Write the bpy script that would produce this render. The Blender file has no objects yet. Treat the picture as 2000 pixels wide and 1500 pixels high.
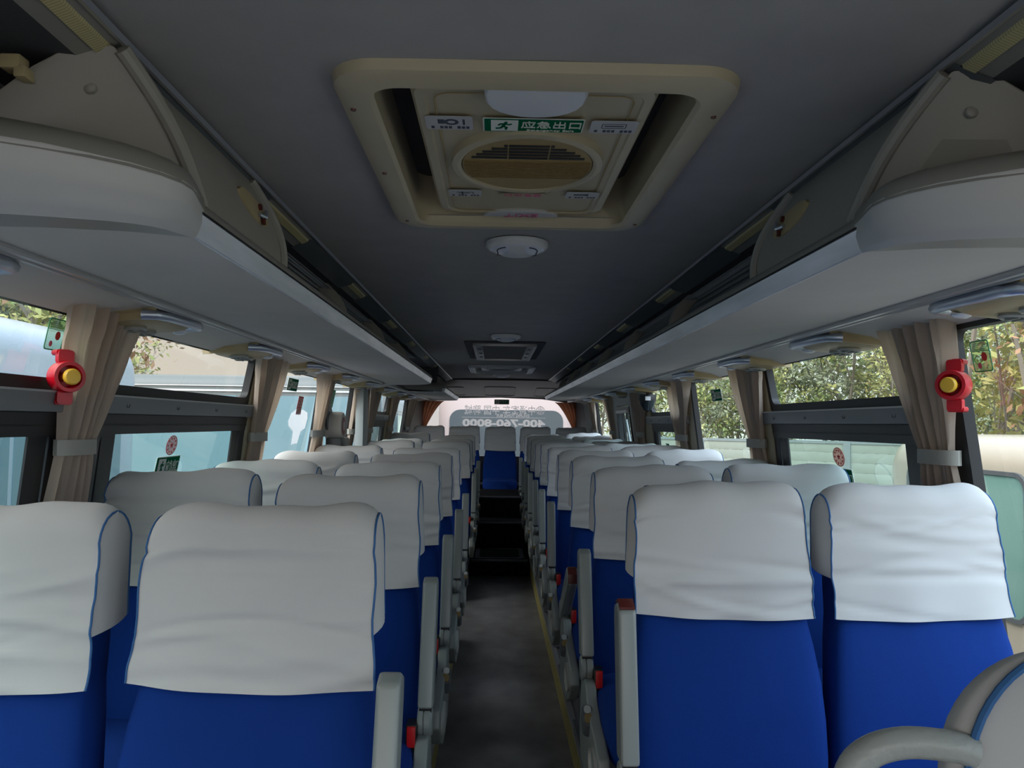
import bpy, bmesh, math, random
from mathutils import Vector, Matrix, noise

# ------------------------------------------------------------------ camera
S = bpy.context.scene
COL = S.collection
F = 1545.0
CX, CZ = -0.058, 1.40                      # eye point, metres (bus centre line is x = 0)
def cam_matrix():
    px, py = 967.0, 827.0                  # where the bus axis vanishes in the 2000x1500 frame
    y = Vector(((px-1000)/F, (750-py)/F, -1)).normalized()
    r = math.radians(0.8)
    z = Vector((math.sin(r), math.cos(r), 0)); z = (z - y*z.dot(y)).normalized()
    x = y.cross(z).normalized()
    M = Matrix((x, y, z)).to_4x4()   # rows = world axes seen from the camera
    return Matrix.Translation((CX, 0, CZ)) @ M
cd = bpy.data.cameras.new('camera'); cd.sensor_width = 36; cd.lens = 36*F/2000; cd.clip_start = .02; cd.clip_end = 2000
co = bpy.data.objects.new('camera', cd); COL.objects.link(co); co.matrix_world = cam_matrix(); S.camera = co

# ------------------------------------------------------------------ light
S.view_settings.view_transform = 'Standard'; S.view_settings.look = 'None'
S.view_settings.gamma = 1; S.view_settings.use_curve_mapping = False
S.view_settings.exposure = 0.27
S.cycles.max_bounces = 10; S.cycles.diffuse_bounces = 6; S.cycles.transparent_max_bounces = 24
S.cycles.glossy_bounces = 3; S.cycles.caustics_reflective = False; S.cycles.caustics_refractive = False
S.cycles.use_denoising = True
w = bpy.data.worlds.new('sky'); S.world = w; w.use_nodes = True
nt = w.node_tree; N = nt.nodes; L = nt.links; N.clear()
out = N.new('ShaderNodeOutputWorld'); bg = N.new('ShaderNodeBackground'); tc = N.new('ShaderNodeTexCoord')
sp = N.new('ShaderNodeSeparateXYZ'); L.new(tc.outputs['Generated'], sp.inputs[0])
def wmap(sock, a, b, c, d):
    m = N.new('ShaderNodeMapRange'); m.interpolation_type = 'SMOOTHSTEP'
    m.inputs[1].default_value = a; m.inputs[2].default_value = b; m.inputs[3].default_value = c; m.inputs[4].default_value = d
    L.new(sock, m.inputs[0]); return m.outputs[0]
def wmix(f, a, b):
    m = N.new('ShaderNodeMix'); m.data_type = 'RGBA'; L.new(f, m.inputs[0])
    for s, v in ((m.inputs[6], a), (m.inputs[7], b)):
        if isinstance(v, tuple): s.default_value = (*v, 1)
        else: L.new(v, s)
    return m.outputs[2]
def wmath(op, a, b):
    m = N.new('ShaderNodeMath'); m.operation = op
    for s, v in ((m.inputs[0], a), (m.inputs[1], b)):
        if isinstance(v, (int, float)): s.default_value = v
        else: L.new(v, s)
    return m.outputs[0]
# hazy overcast sky: dim warm horizon on the left, cool on the right, brighter overhead, brightest round the veiled sun ahead of the bus
side = wmap(sp.outputs[0], -.45, .25, 0, 1)
hor = wmix(side, (1.0, .87, .74), (.74, .83, .92))
high = wmix(side, (.95, .93, .92), (.66, .79, .97))
skyc = wmix(wmap(sp.outputs[2], .05, .45, 0, 1), hor, high)
up = wmap(sp.outputs[2], .16, .7, 1.0, 3.1)
sunny = wmap(sp.outputs[1], .35, -.9, .85, 3.2)
L.new(skyc, bg.inputs[0]); L.new(wmath('MULTIPLY', up, sunny), bg.inputs[1]); L.new(bg.outputs[0], out.inputs[0])

# ------------------------------------------------------------------ materials
MATS = {}
def mat(name, col, rough=.6, metal=0, spec=.5, noise_amt=0, noise_scale=30, bump=0, bump_scale=200, sheen=0, col2=None, stretch=None, coat=0):
    if name in MATS: return MATS[name]
    m = bpy.data.materials.new(name); m.use_nodes = True; t = m.node_tree
    b = t.nodes['Principled BSDF']
    b.inputs['Base Color'].default_value = (*col, 1); b.inputs['Roughness'].default_value = rough
    b.inputs['Metallic'].default_value = metal; b.inputs['Specular IOR Level'].default_value = spec
    b.inputs['Sheen Weight'].default_value = sheen; b.inputs['Coat Weight'].default_value = coat
    if noise_amt or bump:
        c = t.nodes.new('ShaderNodeTexCoord'); mp = t.nodes.new('ShaderNodeMapping')
        if stretch: mp.inputs['Scale'].default_value = stretch
        t.links.new(c.outputs['Object'], mp.inputs[0])
    if noise_amt:
        n = t.nodes.new('ShaderNodeTexNoise'); n.inputs['Scale'].default_value = noise_scale; n.inputs['Detail'].default_value = 5
        t.links.new(mp.outputs[0], n.inputs[0])
        r = t.nodes.new('ShaderNodeMapRange'); r.inputs[1].default_value = .3; r.inputs[2].default_value = .7
        t.links.new(n.outputs[0], r.inputs[0])
        x = t.nodes.new('ShaderNodeMix'); x.data_type = 'RGBA'
        a2 = col2 if col2 else tuple(v*(1-noise_amt) for v in col)
        x.inputs[6].default_value = (*a2, 1); x.inputs[7].default_value = (*col, 1)
        t.links.new(r.outputs[0], x.inputs[0]); t.links.new(x.outputs[2], b.inputs['Base Color'])
    if bump:
        n = t.nodes.new('ShaderNodeTexNoise'); n.inputs['Scale'].default_value = bump_scale
        t.links.new(mp.outputs[0], n.inputs[0])
        k = t.nodes.new('ShaderNodeBump'); k.inputs['Strength'].default_value = bump; k.inputs['Distance'].default_value = .002
        t.links.new(n.outputs[0], k.inputs['Height']); t.links.new(k.outputs[0], b.inputs['Normal'])
    MATS[name] = m; return m
def glass(name, tint, refl=.12, rough=.02):
    m = bpy.data.materials.new(name); m.use_nodes = True; t = m.node_tree; t.nodes.clear()
    o = t.nodes.new('ShaderNodeOutputMaterial'); mx = t.nodes.new('ShaderNodeMixShader')
    tr = t.nodes.new('ShaderNodeBsdfTransparent'); gl = t.nodes.new('ShaderNodeBsdfGlossy')
    tr.inputs[0].default_value = (*tint, 1); gl.inputs['Roughness'].default_value = rough
    fr = t.nodes.new('ShaderNodeFresnel'); fr.inputs[0].default_value = 1.4
    ml = t.nodes.new('ShaderNodeMath'); ml.operation = 'MULTIPLY'; ml.inputs[1].default_value = refl; ml.use_clamp = True
    t.links.new(fr.outputs[0], ml.inputs[0]); t.links.new(ml.outputs[0], mx.inputs[0])
    t.links.new(tr.outputs[0], mx.inputs[1]); t.links.new(gl.outputs[0], mx.inputs[2]); t.links.new(mx.outputs[0], o.inputs[0])
    MATS[name] = m; return m
def ribbed(name, c1, c2, axis, scale, rough=.5):
    """stripes that belong to the moulding"""
    m = mat(name, c1, rough); t = m.node_tree
    c = t.nodes.new('ShaderNodeTexCoord'); wv = t.nodes.new('ShaderNodeTexWave'); wv.bands_direction = axis; wv.inputs['Scale'].default_value = scale
    t.links.new(c.outputs['Object'], wv.inputs[0]); x = t.nodes.new('ShaderNodeMix'); x.data_type = 'RGBA'
    x.inputs[6].default_value = (*c2, 1); x.inputs[7].default_value = (*c1, 1)
    t.links.new(wv.outputs['Fac'], x.inputs[0]); t.links.new(x.outputs[2], t.nodes['Principled BSDF'].inputs['Base Color'])
    return m

M_ceil = mat('headliner', (.40, .385, .37), .85, noise_amt=.10, noise_scale=9, bump=.15, bump_scale=500)
M_panel = mat('rack_fabric', (.70, .66, .61), .7, noise_amt=.06, noise_scale=6, bump=.12, bump_scale=450)
M_moul = mat('moulded_grey', (.36, .34, .30), .45, noise_amt=.06, noise_scale=5)
M_lip = mat('lip_grey', (.27, .26, .235), .4)
M_duct = mat('duct_grey', (.66, .63, .58), .6, noise_amt=.05, noise_scale=4)
M_chrome = mat('chrome_strip', (.82, .86, .97), .25, metal=.25, noise_amt=.30, noise_scale=5, stretch=(1, .6, 6))  # bright bluish base and blotchy noise paint the strip's reflections into its colour
M_chromey = mat('chromed_plastic', (.60, .64, .74), .33, metal=.8)
M_alu = mat('aluminium', (.55, .55, .55), .35, metal=.7)
M_dark = mat('dark_lining', (.06, .062, .07), .8, bump=.3, bump_scale=300)
M_corr = mat('corrugated_lining', (.38, .38, .40), .6)
M_beige = mat('aged_cream_plastic', (.52, .43, .25), .42, noise_amt=.12, noise_scale=7, col2=(.44, .34, .18))
M_cream = mat('hatch_cream_plastic', (.53, .46, .31), .42, noise_amt=.10, noise_scale=6)
M_creamd = mat('hatch_grille_plastic', (.42, .31, .13), .5, noise_amt=.2, noise_scale=12, col2=(.36, .26, .11))
M_gdark = mat('louvre_shade', (.25, .17, .06), .6)
M_strip = ribbed('ribbed_light_cover', (.62, .55, .30), (.42, .36, .18), 'Y', 60, .5)
M_black = mat('black_rubber', (.010, .010, .012), .45)
M_blk2 = mat('black_anodised', (.022, .022, .027), .4)
M_bar = mat('transom_grey', (.26, .27, .28), .45, metal=.2)
M_barhi = mat('transom_edge', (.6, .6, .6), .35, metal=.5)
M_wall = mat('side_wall_trim', (.36, .35, .32), .6)
M_pillar = mat('pillar_trim', (.50, .44, .31), .55)
M_pillard = mat('grey_pillar', (.20, .205, .21), .55)
M_rear = mat('rear_panel', (.22, .20, .215), .5)
M_floor = mat('vinyl_floor', (.25, .245, .25), .40, noise_amt=.55, noise_scale=5, bump=.4, bump_scale=60, col2=(.14, .135, .14), stretch=(1.4, 1, 1))
M_step = mat('black_step', (.010, .010, .011), .9, spec=.1)
M_stepe = mat('step_edge', (.10, .11, .13), .35, metal=.3)
M_yel = mat('worn_yellow_edge', (.45, .38, .13), .6, noise_amt=.4, noise_scale=25)
M_blue = mat('blue_seat_fabric', (.003, .034, .215), .9, spec=.2, noise_amt=.15, noise_scale=4, bump=.25, bump_scale=900)
M_cover = mat('white_cotton', (.57, .565, .555), .85, noise_amt=.03, noise_scale=5, bump=.15, bump_scale=1200, sheen=.1)
M_pipe = mat('blue_piping', (.03, .12, .30), .7)
M_arm = mat('grey_green_plastic', (.25, .275, .26), .32)
M_armd = mat('dark_grey_plastic', (.10, .11, .12), .4)
M_side = mat('light_grey_plastic', (.42, .43, .40), .4)
M_red = mat('red_button', (.55, .01, .01), .35)
M_brown = mat('brown_cap', (.10, .018, .014), .35)
M_gold = mat('brass_button', (.38, .27, .12), .3, metal=.5)
M_curt = mat('beige_curtain', (.66, .55, .46), .85, noise_amt=.06, noise_scale=8, sheen=.1)
M_curtr = mat('rust_curtain', (.34, .15, .10), .85)
M_tie = mat('tieback_grey', (.40, .39, .35), .6)
M_hred = mat('red_plastic', (.55, .005, .018), .3)
M_hyel = mat('yellow_plastic', (.85, .52, .05), .35)
M_white = mat('white_plastic', (.72, .73, .75), .35)
M_lens = mat('dome_lens', (.78, .81, .90), .12)
M_gsign = mat('sign_green', (.0, .13, .055), .9, spec=.05)
M_wsign = mat('sign_white', (.78, .80, .72), .9, spec=.05)
def translucent(m, col, f):
    t = m.node_tree; tl = t.nodes.new('ShaderNodeBsdfTranslucent'); tl.inputs[0].default_value = (*col, 1); mx = t.nodes.new('ShaderNodeMixShader'); mx.inputs[0].default_value = f
    t.links.new(t.nodes['Principled BSDF'].outputs[0], mx.inputs[1]); t.links.new(tl.outputs[0], mx.inputs[2]); t.links.new(mx.outputs[0], t.nodes['Material Output'].inputs[0]); return m
M_decal = translucent(mat('decal_white', (.95, .92, .92), .8), (.97, .96, .96), .8)
translucent(M_curt, (.74, .58, .44), .42); translucent(M_curtr, (.55, .22, .12), .4)
M_pale = mat('pale_label', (.52, .52, .52), .5)
M_ink = mat('label_ink', (.06, .07, .10), .6)
M_pink = mat('sign_pink', (.65, .18, .30), .6)
M_rdec = mat('sticker_red', (.60, .06, .05), .6)
M_gdec = mat('sticker_green', (.05, .35, .16), .6)
M_glass = glass('window_glass', (.74, .78, .77), .13)
M_glassl = glass('lower_window_glass', (.58, .72, .70), .22)
M_rglass = glass('rear_glass', (.74, .71, .70), .15)
M_stk = glass('clear_sticker', (.72, .84, .74), .3, .3)
M_stkp = glass('clear_pink_sticker', (.85, .62, .62), .3, .3)

# ------------------------------------------------------------------ mesh helpers
class MB:
    def __init__(s): s.v = []; s.f = []; s.m = []; s.mats = []
    def mi(s, m):
        if m not in s.mats: s.mats.append(m)
        return s.mats.index(m)
    def add(s, vs, fs, m, M=None):
        o = len(s.v); k = s.mi(m)
        s.v += [tuple(M @ Vector(p)) if M else tuple(p) for p in vs]
        s.f += [tuple(i+o for i in f) for f in fs]; s.m += [k]*len(fs)
    def box(s, x0, x1, y0, y1, z0, z1, m, M=None):
        vs = [(x, y, z) for z in (z0, z1) for y in (y0, y1) for x in (x0, x1)]
        s.add(vs, [(0,2,3,1), (4,5,7,6), (0,1,5,4), (2,6,7,3), (0,4,6,2), (1,3,7,5)], m, M)
    def prism(s, pts, a, b, axis, m, M=None):
        """2-D outline extruded along an axis; pts are in the two other axes in xyz order"""
        n = len(pts)
        def P(p, t):
            return {'x': (t, p[0], p[1]), 'y': (p[0], t, p[1]), 'z': (p[0], p[1], t)}[axis]
        vs = [P(p, a) for p in pts] + [P(p, b) for p in pts]
        fs = [tuple(range(n))[::-1], tuple(range(n, 2*n))] + [(i, (i+1) % n, n+(i+1) % n, n+i) for i in range(n)]
        s.add(vs, fs, m, M)
    def sweep(s, prof, ys, m, M=None, closed=False):
        """open profile of (x,z) along y"""
        n = len(prof); vs = [(p[0], y, p[1]) for y in ys for p in prof]; fs = []
        for j in range(len(ys)-1):
            for i in range(n if closed else n-1):
                k = (i+1) % n
                fs.append((j*n+i, j*n+k, (j+1)*n+k, (j+1)*n+i))
        s.add(vs, fs, m, M)
    def tube(s, pts, r, m, seg=8, M=None, cap=True):
        pts = [Vector(p) for p in pts]; n = len(pts); vs = []; fs = []
        rr = r if isinstance(r, (list, tuple)) else [r]*n
        up = None
        for i, p in enumerate(pts):
            d = (pts[min(i+1, n-1)] - pts[max(i-1, 0)])
            if d.length < 1e-9: d = Vector((0, 0, 1))
            d.normalize()
            if up is None: up = Vector((0, 0, 1)) if abs(d.z) < .9 else Vector((1, 0, 0))
            a = d.cross(up)
            if a.length < 1e-6: a = d.orthogonal()
            a.normalize(); b = a.cross(d).normalized(); up = b
            for k in range(seg):
                t = 2*math.pi*k/seg; vs.append(p + (a*math.cos(t) + b*math.sin(t))*rr[i])
        for i in range(n-1):
            for k in range(seg):
                q = (k+1) % seg; fs.append((i*seg+k, i*seg+q, (i+1)*seg+q, (i+1)*seg+k))
        if cap: fs += [tuple(range(seg))[::-1], tuple(range((n-1)*seg, n*seg))]
        s.add(vs, fs, m, M)
    def lathe(s, prof, m, seg=32, M=None):
        """(r,z) round local z"""
        vs = []; fs = []; n = len(prof)
        for k in range(seg):
            t = 2*math.pi*k/seg
            for r, z in prof: vs.append((r*math.cos(t), r*math.sin(t), z))
        for k in range(seg):
            q = (k+1) % seg
            for i in range(n-1): fs.append((k*n+i, q*n+i, q*n+i+1, k*n+i+1))
        s.add(vs, fs, m, M)
    def grid(s, fn, nu, nv, m, M=None):
        vs = [fn(i/nu, j/nv) for j in range(nv+1) for i in range(nu+1)]
        fs = [(j*(nu+1)+i, j*(nu+1)+i+1, (j+1)*(nu+1)+i+1, (j+1)*(nu+1)+i) for j in range(nv) for i in range(nu)]
        s.add(vs, fs, m, M)
    def mesh(s, name, bevel=0, seg=2, smooth=35, clean=True):
        me = bpy.data.meshes.new(name); me.from_pydata(s.v, [], s.f)
        for m in s.mats: me.materials.append(m)
        me.polygons.foreach_set('material_index', s.m)
        bm = bmesh.new(); bm.from_mesh(me)
        if clean: bmesh.ops.remove_doubles(bm, verts=bm.verts, dist=1e-5)
        bmesh.ops.recalc_face_normals(bm, faces=bm.faces)
        if bevel:
            es = [e for e in bm.edges if len(e.link_faces) == 2 and e.calc_face_angle(0) > .6]
            bmesh.ops.bevel(bm, geom=es, offset=bevel, segments=seg, affect='EDGES', profile=.6, clamp_overlap=True)
        bm.to_mesh(me); bm.free()
        if smooth:
            me.polygons.foreach_set('use_smooth', [True]*len(me.polygons)); me.set_sharp_from_angle(angle=math.radians(smooth))
        return me
    def build(s, name, parent=None, **k): return obj(name, s.mesh(name, **k), parent)
def obj(name, me, parent=None, M=None):
    o = bpy.data.objects.new(name, me); COL.objects.link(o); o.parent = parent
    if M is not None: o.matrix_local = M
    return o
def empty(name, loc=(0, 0, 0), rz=0):
    o = bpy.data.objects.new(name, None); COL.objects.link(o); o.location = loc; o.rotation_euler = (0, 0, rz); o.empty_display_size = .05
    return o
def tag(o, label=None, cat=None, group=None, kind=None):
    for k, v in (('label', label), ('category', cat), ('group', group), ('kind', kind)):
        if v: o[k] = v
    return o
def copy_tree(o, parent=None):
    c = o.copy(); COL.objects.link(c); c.parent = parent
    for ch in list(o.children): copy_tree(ch, c)
    return c
def lerp(a, b, t): return a+(b-a)*t
def interp(tab, x):
    if x <= tab[0][0]: return tab[0][1]
    for (a, p), (b, q) in zip(tab, tab[1:]):
        if x <= b: return lerp(p, q, (x-a)/(b-a))
    return tab[-1][1]
def rrect(x0, x1, y0, y1, r, n=5):
    pts = []
    for cx, cy, a in ((x1-r, y0+r, -90), (x1-r, y1-r, 0), (x0+r, y1-r, 90), (x0+r, y0+r, 180)):
        for i in range(n+1):
            t = math.radians(a+90*i/n); pts.append((cx+r*math.cos(t), cy+r*math.sin(t)))
    return pts
def frame_ring(mb, outer, inner, a, b, axis, m, M=None):
    """ring between two outlines with the same number of points, a..b thick"""
    n = len(outer)
    def P(p, t): return {'x': (t, p[0], p[1]), 'y': (p[0], t, p[1]), 'z': (p[0], p[1], t)}[axis]
    vs = [P(p, a) for p in outer]+[P(p, a) for p in inner]+[P(p, b) for p in outer]+[P(p, b) for p in inner]
    fs = []
    for i in range(n):
        j = (i+1) % n
        fs += [(i, j, n+j, n+i), (2*n+i, 3*n+i, 3*n+j, 2*n+j), (i, 2*n+i, 2*n+j, j), (n+i, n+j, 3*n+j, 3*n+i)]
    mb.add(vs, fs, m, M)
_font_cache = {}
def text_mesh(txt, h, m, ext=.0008, bold=0, width=None, shear=0):
    """mesh of text, centred, cap height about h; lies in xy, faces +z"""
    cu = bpy.data.curves.new('lettering', 'FONT'); cu.body = txt; cu.size = h*1.35; cu.align_x = 'CENTER'; cu.align_y = 'CENTER'
    cu.extrude = ext; cu.offset = bold; cu.resolution_u = 3; cu.shear = shear
    o = bpy.data.objects.new('lettering', cu); COL.objects.link(o)
    bpy.context.view_layer.update()
    me = bpy.data.meshes.new_from_object(o.evaluated_get(bpy.context.evaluated_depsgraph_get()))
    bpy.data.objects.remove(o); bpy.data.curves.remove(cu)
    me.materials.clear(); me.materials.append(m)
    if me.vertices:
        xs = [v.co.x for v in me.vertices]; ys = [v.co.y for v in me.vertices]
        cx, cy = (min(xs)+max(xs))/2, (min(ys)+max(ys))/2; sx = width/(max(xs)-min(xs)) if width else 1
        for v in me.vertices: v.co.x = (v.co.x-cx)*sx; v.co.y -= cy
    me.name = 'lettering'
    return me
def basis(X, Y, o):
    X = Vector(X).normalized(); Y = Vector(Y).normalized(); Z = X.cross(Y)
    M = Matrix((X, Y, Z)).transposed().to_4x4(); M.translation = Vector(o); return M
def H(h): return CZ+h                       # height given from the eye line
def wx(h): return 1.175-.19*max(h, -.35)    # the side walls lean in towards the roof
ORD = ['nearest', 'second', 'third', 'fourth', 'fifth', 'sixth', 'seventh', 'eighth', 'ninth', 'tenth', 'eleventh', 'twelfth']
Y0, Y1 = -1.9, 11.0

# ------------------------------------------------------------------ floor, platforms, steps
b = MB(); b.box(-1.26, 1.26, Y0, 11.1, -.06, 0, M_floor)
tag(b.build('floor'), kind='structure')
for n, sx in ((1, -1), (2, 1)):
    b = MB(); xs = sorted((sx*.285, sx*1.24))
    y0 = .95 if sx < 0 else 1.15
    ys = [(y0, 5.2), (6.3, 7.35)] if sx < 0 else [(y0, 7.35)]
    for a, c in ys: b.box(xs[0], xs[1], a, c, 0, .15, M_floor)
    o = tag(b.build('trim_%d' % n, bevel=.004), kind='structure')
    e = MB()
    for a, c in ys: e.box(*sorted((sx*.281, sx*.290)), a, c, .012, .148, M_yel)
    e.build('edge_strip', o)
    e = MB()
    for a, c in ys: e.prism([(sx*.276, .142), (sx*.276, .158), (sx*.30, .158), (sx*.30, .150), (sx*.284, .150), (sx*.284, .142)], a, c, 'y', M_alu)
    e.build('nosing', o)
b = MB(); b.box(-1.24, 1.24, 7.35, 8.10, 0, .143, M_step); b.box(-1.24, 1.24, 8.10, 8.55, 0, .395, M_step)
b.box(-1.24, 1.24, 8.55, 11.0, 0, .61, M_step)
o = tag(b.build('trim_3', bevel=.004), kind='structure')
for y, z in ((7.35, .143), (8.10, .395), (8.55, .61)):
    e = MB(); e.box(-.26, .26, y-.006, y+.02, z-.012, z+.006, M_stepe); e.build('nosing', o, bevel=.002)
e = MB(); frame_ring(e, rrect(-.23, .23, 7.43, 8.02, .05), rrect(-.19, .19, 7.47, 7.98, .04), .143, .151, 'z', M_stepe)
e.build('hatch_frame', o)

# ------------------------------------------------------------------ roof, ceiling, rear panel
b = MB()
arc = [(-.60, H(.53)), (-.3, H(.538)), (0, H(.54)), (.3, H(.538)), (.60, H(.53))]
# the flat headliner leaves a well for the two hatches
def headliner(y0, y1): b.sweep(arc, [y0, y1], M_ceil)
def headliner_side(y0, y1, hw):
    b.sweep([(-.60, H(.53)), (-.45, H(.534)), (-.3, H(.538)), (-hw, H(.5382))], [y0, y1], M_ceil)
    b.sweep([(hw, H(.5382)), (.3, H(.538)), (.45, H(.534)), (.60, H(.53))], [y0, y1], M_ceil)
HW = .27
headliner(Y0, 1.22); headliner_side(1.22, 2.03, HW); headliner(2.03, 7.35); headliner_side(7.35, 8.2, HW); headliner(8.2, 9.5)
b.sweep([(-1.22, H(.62)), (-.6, H(.66)), (0, H(.68)), (.6, H(.66)), (1.22, H(.62))], [Y0, 11.1], M_dark)
b.sweep([(.6, H(.53)), (1.22, H(.62))], [9.5, 9.5001], M_dark)
tag(b.build('ceiling', clean=False), kind='structure')
b = MB()
def rp(u, v):
    y = lerp(9.5, 10.95, v); x = (u-.5)*2*1.12; h = lerp(.53, .365, v**.8)-.035*abs(u-.5)*2*(1-v) - .06*max(0, abs(u-.5)*2-.75)/.25
    return (x, y, H(h))
b.grid(rp, 24, 8, M_rear)
b.box(-1.2, 1.2, 9.46, 9.52, H(.515), H(.66), M_black)
o = tag(b.build('trim_4', clean=False), kind='structure')
for x0, x1 in ((-.78, -.46), (-.2, .2), (.46, .78)):
    e = MB(); pts = []
    for (u, v) in [(x, y) for x, y in rrect(x0, x1, 9.95, 10.75, .07)]:
        t = (v-9.5)/1.45; q = rp(u/2.24+.5, t); pts.append((q[0], q[1], q[2]-.003))
    e.tube(pts+[pts[0]], .004, M_blk2, 5); e.build('locker_outline', o)
# trim rails where the headliner meets the racks, dark lining over the racks
for n, sx in ((5, -1), (6, 1)):
    b = MB()
    b.sweep([(sx*.572, H(.523)), (sx*.578, H(.518)), (sx*.586, H(.520)), (sx*.590, H(.535))], [Y0, 9.46], M_alu)
    b.sweep([(sx*.588, H(.524)), (sx*.600, H(.519))], [Y0, 9.46], M_lip)
    b.sweep([(sx*.621, H(.511)), (sx*.645, H(.501))], [Y0, 9.46], M_lip)
    b.sweep([(sx*.645, H(.501)), (sx*.80, H(.515)), (sx*1.0, H(.46)), (sx*1.10, H(.38)), (sx*1.15, H(.26))], [Y0, 9.9], M_dark)
    o = tag(b.build('trim_%d' % n, clean=False), kind='structure')
    segs = [(Y0, 1.09), (1.85, 2.26), (2.95, 3.25), (4.0, 4.3), (5.05, 5.3), (6.1, 6.35), (7.15, 7.35)]
    for a_, c_ in segs:
        e = MB(); e.sweep([(sx*.600, H(.519)), (sx*.602, H(.514)), (sx*.619, H(.507)), (sx*.621, H(.511))], [a_, c_], M_strip)
        e.build('light_cover', o, clean=False)
    for (a_, c_), (d_, f_) in zip(segs, segs[1:]+[(9.46, 0)]):
        e = MB(); e.sweep([(sx*.590, H(.521)), (sx*.602, H(.515)), (sx*.621, H(.508)), (sx*.650, H(.498))], [c_, d_], M_armd)
        e.build('cover_panel', o, clean=False)

# ------------------------------------------------------------------ side walls and windows
BAYS = {-1: [(-1.5, .15, 'full'), (.35, 2.065, 'transom'), (2.22, 3.54, 'transom'), (3.72, 4.92, 'full'), (5.06, 5.98, 'full'), (6.22, 6.60, 'full'), (7.05, 7.98, 'transom'), (8.50, 9.55, 'full')],
        1: [(-1.5, .30, 'full'), (.50, 2.08, 'full'), (2.22, 3.46, 'transom'), (3.68, 4.78, 'full'), (5.0, 6.12, 'transom'), (6.78, 7.80, 'vent'), (8.15, 9.30, 'full')]}
HB, HT = -.66, .31
wn = 0
def wallquad(mb, sx, y0, y1, h0, h1, m, t=0.0, t2=.024):
    """solid slab following the lean"""
    P = lambda h, d: (sx*(wx(h)+d), H(h))
    mb.prism([P(h0, -t), P(h1, -t), P(h1, t2), P(h0, t2)], y0, y1, 'y', m)
for sx, nm in ((-1, 'left'), (1, 'right')):
    b = MB(); bays = BAYS[sx]
    b.prism([(sx*1.235, 0), (sx*1.242, H(HB)), (sx*1.30, H(HB)), (sx*1.30, 0)], Y0, 11.0, 'y', M_wall)
    ed = [Y0] + [v for q in bays for v in q[:2]] + [11.0]
    for i in range(0, len(ed), 2):
        dark = (sx < 0 and ed[i] in (5.98,)) or ed[i] > 9.2
        wallquad(b, sx, ed[i], ed[i+1], HB, HT, M_pillard if dark else M_pillar)
    wallquad(b, sx, Y0, 11.0, HT, .64, M_wall, 0, .05)
    tag(b.build('wall_'+nm), kind='structure')
    for (y0, y1, kind) in bays:
        wn += 1
        root = tag(empty('window_%d' % wn, (sx*1.2, y0, H(HB))), kind='structure'); root.location = (0, 0, 0)
        f = MB()
        def ring(h0, h1, ya, yb, bw, r, m, d0=-.004, d1=.026):
            o_, i_ = rrect(ya, yb, h0, h1, .012, 4), rrect(ya+bw, yb-bw, h0+bw, h1-bw, r, 4)
            n = len(o_)
            def P(p, d): return (sx*(wx(p[1])+d), p[0], H(p[1]))
            vs = [P(p, d0) for p in o_]+[P(p, d0) for p in i_]+[P(p, d1) for p in o_]+[P(p, d1) for p in i_]; fs = []
            for i in range(n):
                j = (i+1) % n
                fs += [(i, j, n+j, n+i), (2*n+i, 3*n+i, 3*n+j, 2*n+j), (i, 2*n+i, 2*n+j, j), (n+i, n+j, 3*n+j, 3*n+i)]
            f.add(vs, fs, m)
        def pane(name, h0, h1, m, d=.022):
            hs = [h0, -.35, h1]; g = MB(); g.add([(sx*(wx(h)+d), y, H(h)) for h in (hs if h0 < -.35 else [h0, h1]) for y in (y0+.005, y1-.005)], [(0, 1, 3, 2), (2, 3, 5, 4)] if h0 < -.35 else [(0, 1, 3, 2)], m)
            g.build(name, root)
        if kind == 'full':
            ring(HB, HT, y0, y1, .055 if y0 == .50 else .022, .03, M_black); pane('pane', HB, HT, M_glass)
            if y0 > 0:   # dotted edge print
                pass
        elif kind == 'transom':
            ring(.066, HT, y0, y1, .032, .03, M_black); pane('pane', .066, HT, M_glass)
            ring(HB, .018, y0, y1, .05, .035, M_blk2, -.010); pane('lower_pane', HB, .014, M_glassl)
            wallquad(f, sx, y0, y1, -.046, .012, M_blk2, .016, .0); wallquad(f, sx, y0, y1, -.022, -.018, M_black, .018, .0)
            for yy in (y0+.06, y1-.14): wallquad(f, sx, yy, yy+.08, HB, -.03, M_blk2, .006, .0)
            t = MB(); wallquad(t, sx, y0-.1, y1+.12, .014, .066, M_bar, .035, -.005)
            tr = t.build('transom_bar', root, bevel=.004)
            e = MB(); wallquad(e, sx, y0-.1, y1+.12, .0615, .0665, M_barhi, .037, .0); e.build('bright_edge', tr)
            k = 4
            for i in range(k):
                yy = lerp(y0+.12, y1-.1, i/(k-1)); e = MB()
                e.lathe([(0, .006), (.008, .0055), (.0095, .002), (.0095, 0)], M_blk2, 12, basis((0, sx, 0), (0, 0, 1), (sx*(wx(.04)-.036), yy, H(.041))))
                e.build('rivet', tr)
        else:
            ring(HB, HT, y0, y1, .13, .04, M_duct, -.03); pane('pane', HB, HT, M_glassl)
            ring(HB, HT-.14, y0+.14, y1-.14, .04, .02, M_blk2, -.035)
            for yy in (y0+.38, y0+.60): wallquad(f, sx, yy, yy+.07, HB, HT-.18, M_black, .02, .0)
            wallquad(f, sx, y0+.2, y1-.2, HT-.20, HT-.175, M_alu, .05, -.02)
            f.tube([(sx*(wx(.05)-.05), y0+.3, H(.05)), (sx*(wx(-.15)-.05), y0+.3, H(-.15))], .012, M_white, 8)
        f.build('frame', root)
        if kind == 'full' and y0 > 3 and sx < 0 and y0 < 4: pass
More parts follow.
